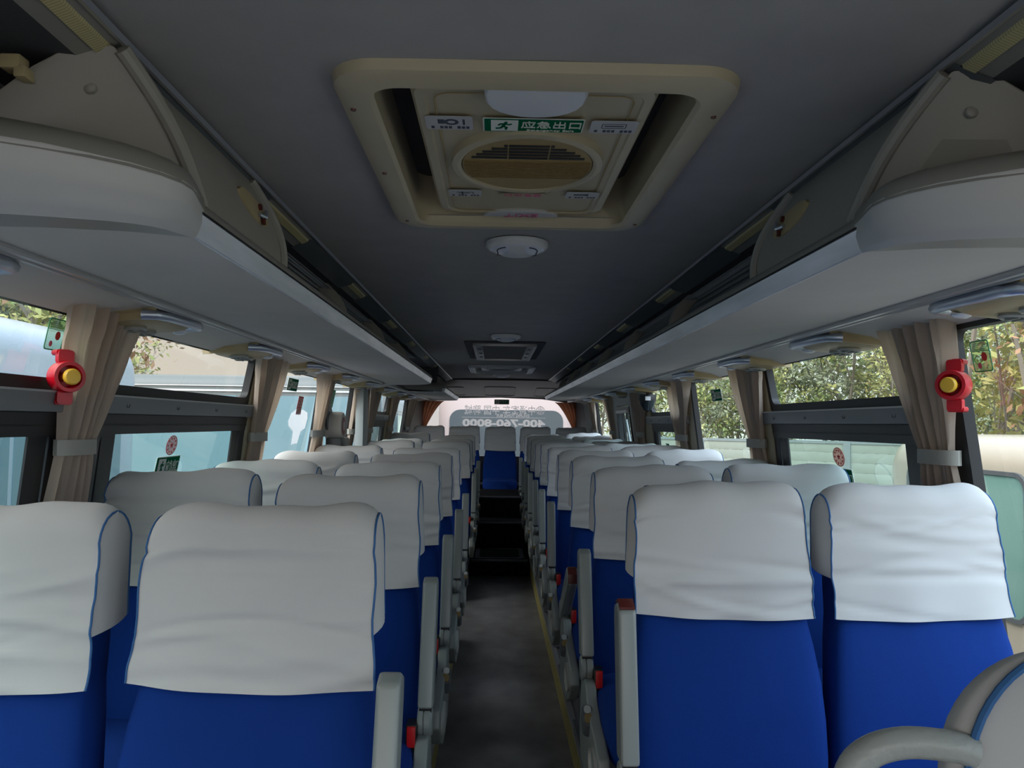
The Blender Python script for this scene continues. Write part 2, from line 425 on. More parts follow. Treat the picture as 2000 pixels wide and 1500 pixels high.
# front end behind the camera and rear end
b = MB(); b.box(-1.26, 1.26, Y0-.08, Y0, 0, .72, M_wall); b.box(-1.26, 1.26, Y0-.08, Y0, H(.55), H(.70), M_wall)
for sx in (-1, 1): b.box(*sorted((sx*1.16, sx*1.26)), Y0-.08, Y0, .72, H(.55), M_pillar)
tag(b.build('wall_front'), kind='structure')
wn += 1
root = tag(empty('window_%d' % wn), kind='structure')
g = MB(); g.add([(-1.16, Y0-.04, .72), (1.16, Y0-.04, .72), (1.16, Y0-.04, H(.55)), (-1.16, Y0-.04, H(.55))], [(0, 1, 2, 3)], M_rglass); g.build('pane', root)

b = MB()
outer = [(-1.3, 0), (1.3, 0), (1.3, H(.66)), (-1.3, H(.66))]
opening = [(-1.02, H(-.45)), (1.02, H(-.45)), (1.06, H(-.1)), (1.04, H(.18)), (.92, H(.30)), (.6, H(.345)), (0, H(.36)), (-.6, H(.345)), (-.92, H(.30)), (-1.04, H(.18)), (-1.06, H(-.1))]
def slab_hole(mb, x0, x1, z0, z1, hole, y, th, m):
    n = len(hole)
    def out(p):
        cx, cz = 0, H(-.1); dx, dz = p[0]-cx, p[1]-cz
        t = min((x1/abs(dx)) if dx else 9e9, ((z1-cz)/dz if dz > 0 else (z0-cz)/dz) if dz else 9e9); return (cx+dx*t, cz+dz*t)
    o_ = [out(p) for p in hole]
    vs = [(p[0], y, p[1]) for p in o_]+[(p[0], y, p[1]) for p in hole]+[(p[0], y+th, p[1]) for p in hole]
    fs = []
    for i in range(n):
        j = (i+1) % n; fs += [(i, j, n+j, n+i), (n+i, n+j, 2*n+j, 2*n+i)]
    mb.add(vs, fs, m)
slab_hole(b, -1.3, 1.3, 0, H(.66), opening, 10.95, .12, M_pillard)
b.box(-1.3, 1.3, 10.98, 11.06, 0, H(-.5), M_pillard)
for sx in (-1, 1):
    b.prism([(sx*1.20, 10.3), (sx*1.04, 10.95), (sx*1.25, 10.95)], H(-.5), H(.30), 'z', M_rear)
tag(b.build('wall_back'), kind='structure')
wn += 1
root = tag(empty('window_%d' % wn), kind='structure')
g = MB(); g.add([(p[0]*1.01, 11.02, p[1]) for p in opening], [tuple(range(len(opening)))], M_rglass); g.build('pane', root)
YR = 10.995
BM = lambda x, h, y=YR: basis((-1, 0, 0), (0, 0, 1), (x, y, H(h)))
# lettering stuck on the rear glass, reading from outside
def px2(x, y, D, hh=None):
    """point at depth D seen at photo pixel (x, y) in the levelled frame"""
    return (CX+(x-967)*D/F, (827-y)*D/F)
def decal(name, label, cat, parts):
    r = tag(empty(name), label, cat)
    for nm, me, M in parts: obj(nm, me, r, M)
    return r
x_, h_ = px2(984, 826, 11); num = text_mesh('400-760-8000', .098, M_decal, ext=.0002, bold=.006, width=1.15)
ln = MB(); ln.box(-.58, .58, -.003, .003, 0, .001, M_decal)
x2_, h2_ = px2(1002, 811.5, 11)
x3_, h3_ = px2(976, 801, 11); x4_, h4_ = px2(1055, 801, 11)
lg = MB()
lg.lathe([(.052, 0), (.060, 0), (.060, .001), (.052, .001)], M_decal, 28)
for q in (-.022, .022): lg.box(-.055, .055, q-.003, q+.003, 0, .001, M_decal); lg.box(q-.003, q+.003, -.055, .055, 0, .001, M_decal)
lg.box(-.004, .004, -.06, .06, 0, .001, M_decal)
decal('glass_lettering', 'mirrored white phone number and bus maker lettering across the rear window', 'lettering', [
    ('phone_number', num, BM(x_, h_)), ('rule_line', ln.mesh('rule_line'), BM(x_, px2(984, 815.5, 11)[1])),
    ('maker_name', text_mesh('ZHONG TONG BUS', .040, M_decal, ext=.0002, bold=.0015, width=.46), BM(x2_, h2_)),
    ('characters', text_mesh('中通客车 中国·聊城', .105, M_decal, ext=.0002, bold=.0008, width=.98), BM(x3_, h3_)),
    ('emblem', lg.mesh('emblem'), BM(x4_, h4_))])

def running_man(mb, s, m):
    c = [(s*.06*math.cos(t*math.pi/5)+s*.05, s*.06*math.sin(t*math.pi/5)+s*.33) for t in range(10)]
    mb.prism(c, 0, .0012, 'z', m)
    def limb(pts, w):
        for (x0, y0), (x1, y1) in zip(pts, pts[1:]):
            d = Vector((x1-x0, y1-y0)); n_ = Vector((-d.y, d.x)).normalized()*w*s/2; d = d.normalized()*w*s/3
            mb.prism([(x0*s+n_.x-d.x*1, y0*s+n_.y-d.y), (x0*s-n_.x-d.x, y0*s-n_.y-d.y), (x1*s-n_.x+d.x, y1*s-n_.y+d.y), (x1*s+n_.x+d.x, y1*s+n_.y+d.y)], 0, .0012, 'z', m)
    limb([(.02, .22), (-.06, -.02)], .12); limb([(.02, .2), (.16, .12), (.24, .18)], .06); limb([(0, .2), (-.14, .2), (-.22, .08)], .06)
    limb([(-.06, -.04), (.08, -.14), (.05, -.32)], .08); limb([(-.07, -.04), (-.14, -.2), (-.30, -.24)], .08)
def exit_sign(M, w, h, name='exit_sign', label=None, parent=None, english=True, man_right=False):
    """green running-man sign; M puts its middle"""
    if parent is None: r = tag(empty(name), label, 'sign')
    else: r = parent
    p = MB(); p.prism(rrect(-w/2, w/2, -h/2, h/2, h*.05, 2), -.001, .0, 'z', M_wsign)
    p.prism(rrect(-w/2+h*.04, w/2-h*.04, -h/2+h*.04, h/2-h*.04, h*.03, 2), 0, .0006, 'z', M_gsign)
    board = obj('sign_board' if parent else 'board', p.mesh('sign_board', clean=False), r, M)
    q = MB(); mx = -w/2+h*.62 if w > h*1.6 else -w/2+w*.18
    a = min(h*.78, w*.3)
    q.box(mx-a/2, mx+a/2, -h*.40, h*.40, .0006, .0010, M_wsign)
    me = MB(); running_man(me, a, M_gsign)
    obj('pictogram_field', q.mesh('pictogram_field'), board)
    obj('running_figure', me.mesh('running_figure', clean=False), board, Matrix.Translation((mx, 0, .0010)))
    ax = mx+a/2+w*.03; tw = w/2-ax-w*.03
    obj('characters', text_mesh('应急出口', h*(.40 if english else .5), M_wsign, width=tw), board, Matrix.Translation((ax+tw/2, h*.11 if english else 0, .0012)))
    if english: obj('english_words', text_mesh('Emergency Exit', h*.11, M_wsign, width=tw*.8), board, Matrix.Translation((ax+tw/2, -h*.33, .0012)))
    return r
xs_, hs_ = px2(979.5, 785, 11)
exit_sign(basis((1, 0, 0), (0, 0, 1), (xs_, YR-.01, H(hs_))), .205, .068, label='small green exit sign hanging at the top middle of the rear window')

# ------------------------------------------------------------------ roof hatch
def make_hatch(y0, y1, near, label):
    r = tag(empty('roof_hatch', (0, (y0+y1)/2, H(.535))), label, 'roof hatch')
    L2 = (y1-y0)/2; W2 = .322
    f = MB(); rings = []
    mk = M_cream if near else M_white
    for (iw, il, rr, z) in ((W2, L2, .075, .004), (W2-.004, L2-.004, .073, -.012), (W2-.018, L2-.016, .066, -.018), (W2-.055, L2-.05, .055, -.020), (W2-.062, L2-.056, .05, -.013), (HW, L2-.062, .05, -.006), (HW-.004, L2-.065, .05, .03), (HW-.004, L2-.065, .05, .11)):
        rings.append([(x, y, z) for x, y in rrect(-iw, iw, -il, il, rr, 7)])
    n = len(rings[0]); vs = [p for g_ in rings for p in g_]
    f.add(vs, [(k*n+i, k*n+(i+1) % n, (k+1)*n+(i+1) % n, (k+1)*n+i) for k in range(len(rings)-1) for i in range(n)], mk)
    f.build('hatch_frame', r)
    for (x, y) in ((-.30, -.33), (.30, -.33), (-.295, 0), (-.29, .38), (.295, .38)):
        s = MB(); s.lathe([(0, -.003), (.004, -.003), (.005, 0)], M_brown if near else M_blk2, 8, Matrix.Translation((x, y*L2/.47, -.018))); s.build('screw', r)
    # dark well
    w_ = MB(); w_.box(-HW-.01, HW+.01, -L2+.05, L2-.05, .105, .12, M_dark); w_.build('well', r)
    p = MB(); PW = .205; PL = L2-.085; oy = -.01
    rings = []
    for (iw, il, rr, z) in ((PW, PL, .05, .05), (PW, PL, .05, .012), (PW-.006, PL-.006, .048, .004), (PW-.022, PL-.022, .042, .0), (PW-.025, PL-.025, .042, .004)):
        rings.append([(x, y+oy, z) for x, y in rrect(-iw, iw, -il, il, rr, 6)])
    n = len(rings[0]); vs = [q for g_ in rings for q in g_]
    fs = [(k*n+i, k*n+(i+1) % n, (k+1)*n+(i+1) % n, (k+1)*n+i) for k in range(len(rings)-1) for i in range(n)]
    fs.append(tuple(range((len(rings)-1)*n, len(rings)*n))); p.add(vs, fs, mk)
    lid = p.build('hatch_lid', r)
    # outline groove
    if near:
        g_ = MB(); pts = [(x, y+oy, .001) for x, y in rrect(-PW+.038, PW-.038, -PL+.038, PL-.038, .03, 5)]; g_.tube(pts+[pts[0]], .0012, M_creamd, 4); g_.build('groove', lid)
    # round fan grille
    RG = .135; gy = -.03
    e = MB(); e.lathe([(RG+.020, .004), (RG+.018, -.010), (RG+.006, -.013), (RG, -.010), (RG-.002, .0)], mk, 48, Matrix.Translation((0, gy, 0)) @ Matrix.Diagonal((1, 1.2, 1, 1))); e.build('grille_rim', r)
    e = MB(); e.lathe([(0, -.008), (RG-.003, -.008), (RG, 0)], M_creamd if near else M_armd, 48, Matrix.Translation((0, gy, 0)) @ Matrix.Diagonal((1, 1.2, 1, 1))); gr = e.build('fan_grille', r)
    # flatten the grille front and back as in the photo: louvres
    k = 0
    sl = MB()
    for i in range(5):
        y = gy-RG*1.2+.040+i*.0165; hw = min([.048, .072, .090, .102, .112][i], math.sqrt(max(.0001, RG**2-(y-gy)**2))-.006)
        for a, c in ((-hw, -.0415), (-.0385, .0385), (.0415, hw)):
            if c-a > .005: sl.box(a, c, y, y+.0095, -.0095, -.006, M_black)
    sl.build('open_slot', gr)
    sl = MB()
    for i in range(13):
        y = gy-RG*1.2+.130+i*.0085; hw = math.sqrt(max(.0001, RG**2-((y-gy)/1.2)**2))-.006
        sl.box(-hw, hw, y, y+.0035, -.0105, -.0075, M_gdark if near else M_armd)
    sl.build('louvre', gr)
    # handle lens at the near edge
    h = MB(); pts = [(.083, -PL+.005+oy)]+[(.083*math.cos(t*math.pi/12), -PL+.012+oy+.085*math.sin(t*math.pi/12)**.8) for t in range(1, 12)]+[(-.083, -PL+.005+oy), (-.078, -PL-.02+oy), (.078, -PL-.02+oy)]
    h.prism(pts, -.016, .01, 'z', M_white if near else M_alu); h.build('pull_handle', r, bevel=.008, seg=3)
    h = MB(); pts = [(.095*math.cos(t*math.pi/12), PL-.002+oy-.050*math.sin(t*math.pi/12)) for t in range(13)]
    h.prism(pts, -.006, .006, 'z', M_pale if near else M_alu); hd = h.build('rear_handle', r, bevel=.004)
    if near:
        up = lambda x, y, z=-.001: basis((1, 0, 0), (0, -1, 0), (x, y, z))
        dn = lambda x, y, z=-.001: basis((-1, 0, 0), (0, 1, 0), (x, y, z))
        exit_sign(up(.003, -.238, -.003), .180, .062, parent=r)
        obj('exit_letters', text_mesh('EXIT', .028, M_pink, bold=.0, width=.085), r, dn(0, PL-.022+oy, -.0075))
        lab = MB(); lab.prism(rrect(-.055, .055, -.011, .011, .010, 4), 0, .0008, 'z', M_cream); o_ = obj('pink_label', lab.mesh('pink_label'), r, dn(0, .198, -.001))
        obj('characters', text_mesh('紧急出口', .016, M_pink, width=.085), o_, Matrix.Translation((0, 0, .001)))
        for i, (x, y, ww, hh) in enumerate(((-.147, -.240, .084, .062), (.147, -.235, .084, .058), (-.135, .188, .076, .050), (.137, .190, .076, .050))):
            lab = MB(); lab.prism(rrect(-ww/2, ww/2, -hh/2, hh/2, .006, 3), 0, .0008, 'z', M_pale); o_ = obj('instruction_label', lab.mesh('instruction_label'), r, dn(x, y, -.0015))
            d = MB()
            if i == 0:
                d.lathe([(.007, .0009), (.013, .0009), (.013, .0014), (.007, .0014)], M_ink, 20, Matrix.Translation((-.004, -.006, 0))); d.box(-.028, -.024, -.018, .006, .0009, .0014, M_ink); d.box(.008, .02, -.017, .002, .0009, .0014, M_ink)
            elif i == 1:
                frame_ring(d, rrect(-.022, .022, -.016, .004, .002, 2), rrect(-.0205, .0205, -.0145, .0025, .001, 2), .0009, .0013, 'z', M_ink); d.box(-.017, .017, -.008, -.004, .0009, .0013, M_ink)
            elif i == 2:
                d.box(-.02, .02, -.010, -.008, .0009, .0013, M_ink); d.box(-.02, -.018, -.010, .006, .0009, .0013, M_ink); d.box(.004, .008, -.012, .010, .0009, .0013, M_ink); d.box(-.01, .015, -.002, .001, .0009, .0013, M_ink)
            else:
                d.box(-.004, .020, -.010, -.001, .0009, .0013, M_ink); d.prism([(-.004, -.010), (-.014, -.013), (-.014, .003), (-.004, -.001)], .0009, .0013, 'z', M_ink)
            obj('drawing', d.mesh('drawing', clean=False), o_)
            d = MB()
            for q in range(9): d.box(-ww*.42+q*ww*.093, -ww*.42+q*ww*.093+ww*.07, hh*.22, hh*.40, .0009, .0012, M_ink) if q % 4 != 3 else None
            obj('small_print', d.mesh('small_print', clean=False), o_)
    return r
make_hatch(1.15, 2.10, True, 'large cream roof hatch with round fan grille in the ceiling nearest the camera')
make_hatch(7.32, 8.24, False, 'grey roof hatch near the back of the ceiling, beyond the air grille')

def dome(y, label, rot=0):
    r = tag(empty('dome_light', (0.0, y, H(.537)), rot), label, 'ceiling light', 'round lamps along the ceiling')
    M = Matrix.Rotation(math.pi, 4, 'X')
    DP = lambda rr: -.016-.024*(1-(rr/.0925)**2)
    b = MB(); b.lathe([(.0925, 0), (.0925, .010), (.089, .016), (.082, .022), (.080, .019)], M_white, 40, M); b.build('bezel', r)
    b = MB(); b.lathe([(.082*(1-k/8), -DP(.082*(1-k/8))) for k in range(9)], M_lens, 40, M); b.build('lens', r, smooth=80)
    for sx in (-1, 1):
        b = MB(); pts = []
        for t in range(11):
            a = math.radians(-60+120*t/10); rr = .070-.014*math.exp(-((t-5)/2)**2); pts.append((sx*rr*math.cos(a), rr*math.sin(a), DP(rr)-.001))
        b.tube(pts, .0018, M_ink, 6); b.build('inlay', r)
    b = MB()
    def fn(u, v):
        y = lerp(-.072, .066, v); hw = interp([(-.072, .024), (-.04, .020), (-.01, .036), (.03, .050), (.066, .034)], y); x = (2*u-1)*hw
        return (x, y, DP(math.hypot(x, y))-.0015)
    b.grid(fn, 8, 14, M_white); b.build('diffuser', r, smooth=80)
dome(2.33, 'round white ceiling lamp just behind the large cream hatch')
dome(4.80, 'round ceiling lamp just in front of the black air grille')
dome(8.62, 'round ceiling lamp at the far end, behind the grey rear hatch')
# air return grille
r = tag(empty('air_grille', (0, 5.85, H(.537))), 'black air return grille with silver side bars in the ceiling', 'air grille')
b = MB(); b.prism(rrect(-.27, .27, -.70, .66, .03, 3), -.006, .0, 'z', M_dark); b.build('surround', r)
b = MB(); frame_ring(b, rrect(-.215, .215, -.60, .62, .006, 2), rrect(-.195, .195, -.585, .605, .004, 2), -.022, -.004, 'z', M_alu); b.build('grille_frame', r)
b = MB(); b.box(-.15, .15, -.585, .605, -.010, -.006, ribbed('grille_mesh', (.045, .045, .045), (.012, .012, .012), 'X', 90)); b.build('mesh_panel', r)
for x0, x1 in ((-.195, -.15), (.15, .195)):
    b = MB(); b.box(x0, x1, -.585, .605, -.018, -.006, M_alu); q = b.build('side_bar', r, bevel=.003)
    for y in (-.35, -.02, .3):
        b = MB(); b.box((x0+x1)/2-.012, (x0+x1)/2+.012, y, y+.05, -.022, -.017, M_blk2); b.build('clip', q)

# ------------------------------------------------------------------ luggage racks
def arc_pts(p, q, bulge, n=10):
    """curved line in (x, h) from p to q bulging by `bulge` to its left"""
    p, q = Vector(p), Vector(q); d = q-p; nrm = Vector((-d.y, d.x)).normalized()
    return [p+d*(i/n)+nrm*bulge*math.sin(math.pi*i/n) for i in range(n+1)]
LIP_T = (.605, .352)
def lip_profile(): return [(.560, .283), (.548, .300), (.535, .286)]
def rack(sx, y0, y1, label, front=True, rear_round=True, ribs=()):
    r = tag(empty('luggage_rack', (sx*.9, y0, H(.3))), label, 'luggage rack'); r.location = (0, 0, 0)
    X = lambda x: sx*x
    ns = 8
    # plan outline of the lip: rounded at the ends
    def plan(y):
        """outward shift of the lip along the rack"""
        s = 0
        if rear_round and y > y1-.34:
            t = (y-(y1-.34))/.34; s = .36*(1-math.sqrt(max(0, 1-t*t)))
        if not front and y < y0+.10:
            t = ((y0+.10)-y)/.10; s = .10*(1-math.sqrt(max(0, 1-t*t)))
        return s
    ys = [y0, y0+.03, y0+.06, y0+.10]+[y0+.10+(y1-y0-.44)*i/12 for i in range(1, 13)]+[y1-.34+.34*math.sin(math.pi/2*i/10) for i in range(1, 11)]
    def swept(prof, m, name, flare=1.0, parent=r, cap=False):
        mb = MB(); n = len(prof); vs = []
        for y in ys:
            s = plan(y)
            for (x, h) in prof:
                xx = x+s if x < .9 else x
                vs.append((X(min(xx, .93) if x < .9 else x), y, H(h)))
        mb.add(vs, [(j*n+i, j*n+i+1, (j+1)*n+i+1, (j+1)*n+i) for j in range(len(ys)-1) for i in range(n-1)], m)
        return mb.build(name, parent, smooth=18 if name == 'lip_strip' else 50)
    swept([(.533, .284), (.60, .282), (.75, .286), (.90, .298)], M_panel, 'underside')
    swept([(.5345, .2835), (.531, .2825), (.528, .2845), (.5155, .3165), (.5165, .3185)], M_chrome, 'lip_strip')
    swept([(.5145, .3180), (.5150, .3215), (.517, .3225)], M_black, 'seam')
    swept([(.517, .3215), (.5165, .327), (.523, .339), (.545, .352), (.575, .358), (.598, .355), (.612, .343), (.62, .33), (.80, .312), (1.12, .325)], M_lip, 'shelf')
    # end closure at the rear
    e = MB()
    e.prism([(X(.55), H(.30)), (X(.9), H(.298)), (X(1.12), H(.33)), (X(.62), H(.34))], y1-.345, y1-.34, 'y', M_dark); e.build('rear_closure', r)
    # corrugated back
    e = MB(); cl = []
    base_ = [(1.06, .33), (1.09, .37), (1.07, .415), (1.0, .455), (.90, .483), (.80, .495), (.70, .494), (.655, .490)]
    for i in range(len(base_)-1):
        for k in range(6):
            t = k/6; x = lerp(base_[i][0], base_[i+1][0], t); h = lerp(base_[i][1], base_[i+1][1], t); cl.append((X(x), H(h-(.010 if (k//1) % 2 else 0))))
    e.sweep(cl, [y0+.03, y1-.05], M_corr)
    e.build('back_lining', r)
    for (yr, wd) in ribs:
        e = MB(); a = arc_pts((.600, .352), (.680, .507), .020, 8); c = arc_pts((.655, .342), (.735, .50), .022, 8)
        a = [(X(p.x+plan(yr)), H(p.y)) for p in a]; c = [(X(p.x+plan(yr)), H(p.y)) for p in c][::-1]
        e.prism(a+c, yr-wd/2, yr+wd/2, 'y', M_moul); rb = e.build('rib', r, bevel=.008)
    return r, X
def front_end(r, sx, X, y0):
    # bulkhead plate across the rack at its front end
    e = MB(); edge = arc_pts((.556, .355), (.592, .515), .014, 10); shr = lambda h: (.515-h)*1.35
    top = [(.63, .516), (.668, .507), (.704, .484), (.746, .450), (.80, .425), (1.0, .40), (1.10, .36), (1.14, .30)]
    pts = [(X(p.x), H(p.y)) for p in edge]+[(X(a), H(c)) for a, c in top]+[(X(1.1), H(.30)), (X(.8), H(.33))]
    e.prism(pts, y0-.050, y0-.027, 'y', M_moul); e.v = [(v[0], v[1]+shr(v[2]-CZ)*max(0, min(1, 1-(abs(v[0])-.60)/.10)), v[2]) for v in e.v]; bk = e.build('end_panel', r, bevel=.004)
    for (x, h) in ((.640, .470), (.622, .405)):
        c = MB(); c.lathe([(0, .006), (.006, .0055), (.0095, .003), (.0105, 0)], M_moul, 18, basis((1, 0, 0), (0, 0, 1), (X(x), y0-.050+shr(h)*(1-(x-.60)/.10)-.003, H(h))))
        c.build('screw_cap', bk)
    # rolled front edge of the bulkhead
    c = MB(); c.tube([(X(p.x-.006), y0-.040+shr(p.y), H(p.y)) for p in edge], .012, M_moul, 10); c.build('rolled_edge', bk)
    # closed side panel between bulkhead and the first opening
    e = MB(); ya, yb = y0-.03, y0+.78
    def fn(u, v):
        p = arc_pts((.575, .350), (.598, .520), .014, 12)[int(round(v*12))]
        far = yb-.02-.19*(v**2.0)
        return (X(p.x), lerp(ya+shr(p.y), far, u), H(p.y))
    e.grid(fn, 16, 12, M_moul); e.grid(lambda u, v: (lambda q: (q[0]+sx*.02, q[1], q[2]))(fn(u, v)), 16, 12, M_moul)
    sp = e.build('side_panel', r, smooth=50)
    e = MB(); rim = [fn(1, v/12) for v in range(13)]; e.tube([(q[0]-sx*.002, q[1], q[2]) for q in rim], .011, M_moul, 8); e.build('rim', sp)
    e = MB(); rim = [fn(.10+.16*(1-v/10)**2*0+.14*(v/10), min(1, v/10*1.0)) for v in range(2, 11)]
    e.tube([(q[0]-sx*.001, q[1]-.03, q[2]) for q in [fn(.13+.0*v, v/12) for v in range(2, 12)]], .004, M_lip, 6); e.build('crease', sp)
    # leaf-shaped latch plate
    yc = y0+.53; hh = .448
    pts = [(.5-.5*math.cos(t*math.pi/12), .5*math.sin(t*math.pi/12)**1.0) for t in range(13)]
    leaf = [((a-.5)*.20, c*.042) for a, c in pts]+[((a-.5)*.20, -c*.05) for a, c in pts[::-1][1:-1]]
    M = basis((0, sx*-1, -sx*-.0), (0, 0, 1), (0, 0, 0))
    Xv = Vector((0, 1, -.10)).normalized(); Yv = Vector((sx*.10, .10, 1)).normalized(); Yv = (Yv-Xv*Yv.dot(Xv)).normalized(); Zv = Xv.cross(Yv)
    Mx = Matrix((Xv, Yv, Zv)).transposed().to_4x4(); Mx.translation = (X(.5805), yc, H(hh))
    e = MB(); e.prism(leaf, -.010, .010, 'z', M_beige, Mx); lp = e.build('latch_plate', sp, bevel=.002)
    e = MB(); zz = .012 if Zv.x*sx < 0 else -.012
    e.tube([Mx @ Vector((.02, -.008, zz)), Mx @ Vector((.045, -.006, zz*1.6)), Mx @ Vector((.06, .012, zz*1.4))], .005, M_chromey, 8)
    e.tube([Mx @ Vector((.04, -.006, zz*1.3)), Mx @ Vector((.04, -.024, zz*1.3))], .0045, M_brown, 8)
    e.lathe([(0, .006), (.007, .004), (.007, -.004), (0, -.006)], M_brown, 12, Mx @ Matrix.Translation((.03, .012, zz))); e.build('hook', lp)
    # bulged nose fairing: from the inner corner out to the wall
    e = MB(); nu, nv = 26, 14
    prof = [(0, 0), (-.035, .012), (-.075, .045), (-.090, .08), (-.075, .105), (-.045, .118), (0, .118), (.05, .10)]
    def nose(u, v):
        # u: path along the lip from the strip end round the corner to the wall
        if u < .22:
            t = u/.22; x, y = .530, y0+.10*(1-t); nx, ny = -1, 0; k = .0+.35*t
        elif u < .5:
            t = (u-.22)/.28; a = t*math.pi/2; x = .530+.20*(1-math.cos(a)); y = y0-.13*math.sin(a)*.9; nx, ny = -math.cos(a), -math.sin(a); k = .35+.65*t
        else:
            t = (u-.5)/.5; x = .730+.47*t; y = y0-.117-.02*t; nx, ny = 0, -1; k = 1
        i = v*(len(prof)-1); a, c = prof[int(i)], prof[min(int(i)+1, len(prof)-1)]; f_ = i-int(i)
        d, h = lerp(a[0], c[0], f_), lerp(a[1], c[1], f_)
        hs = lerp(.62, 1.0, min(1, u/.5)); ds = lerp(.15, .9, k)
        rise = .030*max(0, u-.3)
        hv = .282-.022*min(1, u/.4)+h*.95*hs+rise*v
        return (X(x-nx*d*-1*ds*-1 if False else x + (-d)*nx*ds), y + (-d)*ny*ds, H(hv))
    e.grid(nose, nu, nv*2, mat('nose_grey', (.58, .575, .56), .45))
    ns_ = e.build('nose_fairing', r, smooth=60)
    e = MB(); e.grid(lambda u, v: tuple(Vector(nose(u, .40+.60*v))+Vector((-sx*.0012*(u < .4), -.0012, .0008))), nu, 10, M_lip); e.build('lip_cap', ns_, smooth=60)
    e = MB(); e.tube([tuple(Vector(nose(.52+.03*i, .30-.018*i*.3))+Vector((0, -.002, 0))) for i in range(14)], .0035, M_lip, 6); e.build('crease', ns_)
    # underside from the nose back to the shelf underside
    e = MB()
    def und(u, v):
        a = Vector(nose(u, 0)); c = Vector((X(lerp(.533, .93, u)), y0+.10, H(lerp(.284, .298, u))))
        return tuple(a.lerp(c, v))
    e.grid(und, 26, 4, M_moul); e.build('nose_underside', r, smooth=60)
RIBS_R = [(2.42, .035), (3.02, .035), (4.1, .035), (5.15, .035), (6.2, .035), (7.25, .035), (8.3, .035)]
ra, X = rack(1, 1.15, 9.55, 'long grey overhead luggage rack with silver lip along the right side', True, True, RIBS_R[1:])
front_end(ra, 1, X, 1.15)
ra, X = rack(-1, 1.13, 6.05, 'long grey overhead luggage rack with silver lip along the left side', True, True, [(2.9, .035), (3.9, .035), (4.9, .035)])
front_end(ra, -1, X, 1.13)
e = MB(); e.box(-.735, -.708, 1.060, 1.085, H(.472), H(.492), M_beige); e.box(-.716, -.700, 1.060, 1.085, H(.460), H(.476), M_beige); e.build('stop_clip', ra, bevel=.003)
ra, X = rack(-1, 7.25, 10.2, 'short grey overhead luggage rack at the rear left, beyond the gap', False, True, [(7.9, .035), (8.8, .035)])
e = MB(); e.grid(lambda u, v: (-lerp(.545, .93, u), 7.25-.03*math.sin(math.pi*v), H(lerp(.284, .36, v)+.02*u)), 12, 6, M_lip); e.build('front_fascia', ra, smooth=60)
e = MB(); e.prism([(-.60, H(.35)), (-.585, H(.52)), (-1.1, H(.50)), (-1.12, H(.33))], 7.27, 7.29, 'y', M_dark); e.build('end_panel', ra)

# duct panels with the double rail above the windows
for n, sx in ((7, -1), (8, 1)):
    b = MB()
    b.sweep([(sx*.955, H(.300)), (sx*1.0, H(.293)), (sx*1.09, H(.280)), (sx*1.135, H(.262)), (sx*1.14, H(.30))], [Y0 if sx > 0 else Y0, 10.5], M_duct)
    b.sweep([(sx*.90, H(.31)), (sx*.955, H(.31))], [6.05 if sx < 0 else 1.2, 10.5], M_duct)
    o = tag(b.build('trim_%d' % n, clean=False, smooth=50), kind='structure')
    for x0, x1, h, m in ((.900, .918, .291, M_alu), (.918, .930, .302, M_black), (.930, .945, .292, M_alu), (.945, .955, .299, M_armd)):
        e = MB(); e.prism([(sx*x0, H(h)), (sx*(x0+.003), H(h-.004)), (sx*(x1-.003), H(h-.004)), (sx*x1, H(h)), (sx*x1, H(.312)), (sx*x0, H(.312))], Y0, 10.5, 'y', m); e.build('rail', o)

# air outlets
def outlet_meshes(sx):
    d = {}
    # local: x towards the wall, y away from the camera, z down is negative
    def blob(nx, ny):
        mb = MB()
        def fn(u, v):
            x = lerp(-.11, .12, u); y = lerp(-.16, .17, v)
            # rounded plan
            yy = y*(1-.10*abs(2*u-1)**3); xx = x*(1-.16*abs(2*v-1)**3)
            z = -.034*(1-abs(2*u-1)**5)*(1-(abs(2*v-1))**6) + .0
            return (sx*xx, yy, z+.004)
        mb.grid(fn, nx, ny, M_beige); return mb
    mb = blob(16, 18); mb.box(*sorted((sx*-.098, sx*.115)), -.150, -.142, -.024, .006, M_beige); d['housing'] = mb.mesh('housing', smooth=60)
    mb = MB(); pts = [(sx*-.06, -.155, -.012), (sx*-.095, -.145, -.014), (sx*-.108, -.11, -.015), (sx*-.112, 0, -.015), (sx*-.110, .10, -.014), (sx*-.098, .150, -.012), (sx*-.06, .165, -.008)]
    mb.tube(pts, .014, M_chromey, 8); d['handle'] = mb.mesh('handle', smooth=60)
    mb = MB()
    mb.lathe([(.034, 0), (.036, -.006), (.030, -.010), (.026, -.006), (.024, 0)], M_side, 24); mb.lathe([(0, -.003), (.026, -.003)], M_black, 24)
    for q in (-.008, .008): mb.box(q-.0015, q+.0015, -.024, .024, -.012, -.002, M_side)
    d['louvre'] = mb.mesh('louvre')
    mb = MB(); mb.lathe([(0, -.009), (.012, -.008), (.02, -.004), (.022, 0)], M_lens, 20); d['lamp'] = mb.mesh('lamp')
    mb = MB(); mb.prism(rrect(-.022, .022, -.05, .05, .02, 4), -.004, .002, 'z', M_armd); d['speaker'] = mb.mesh('speaker', bevel=.002)
    return d
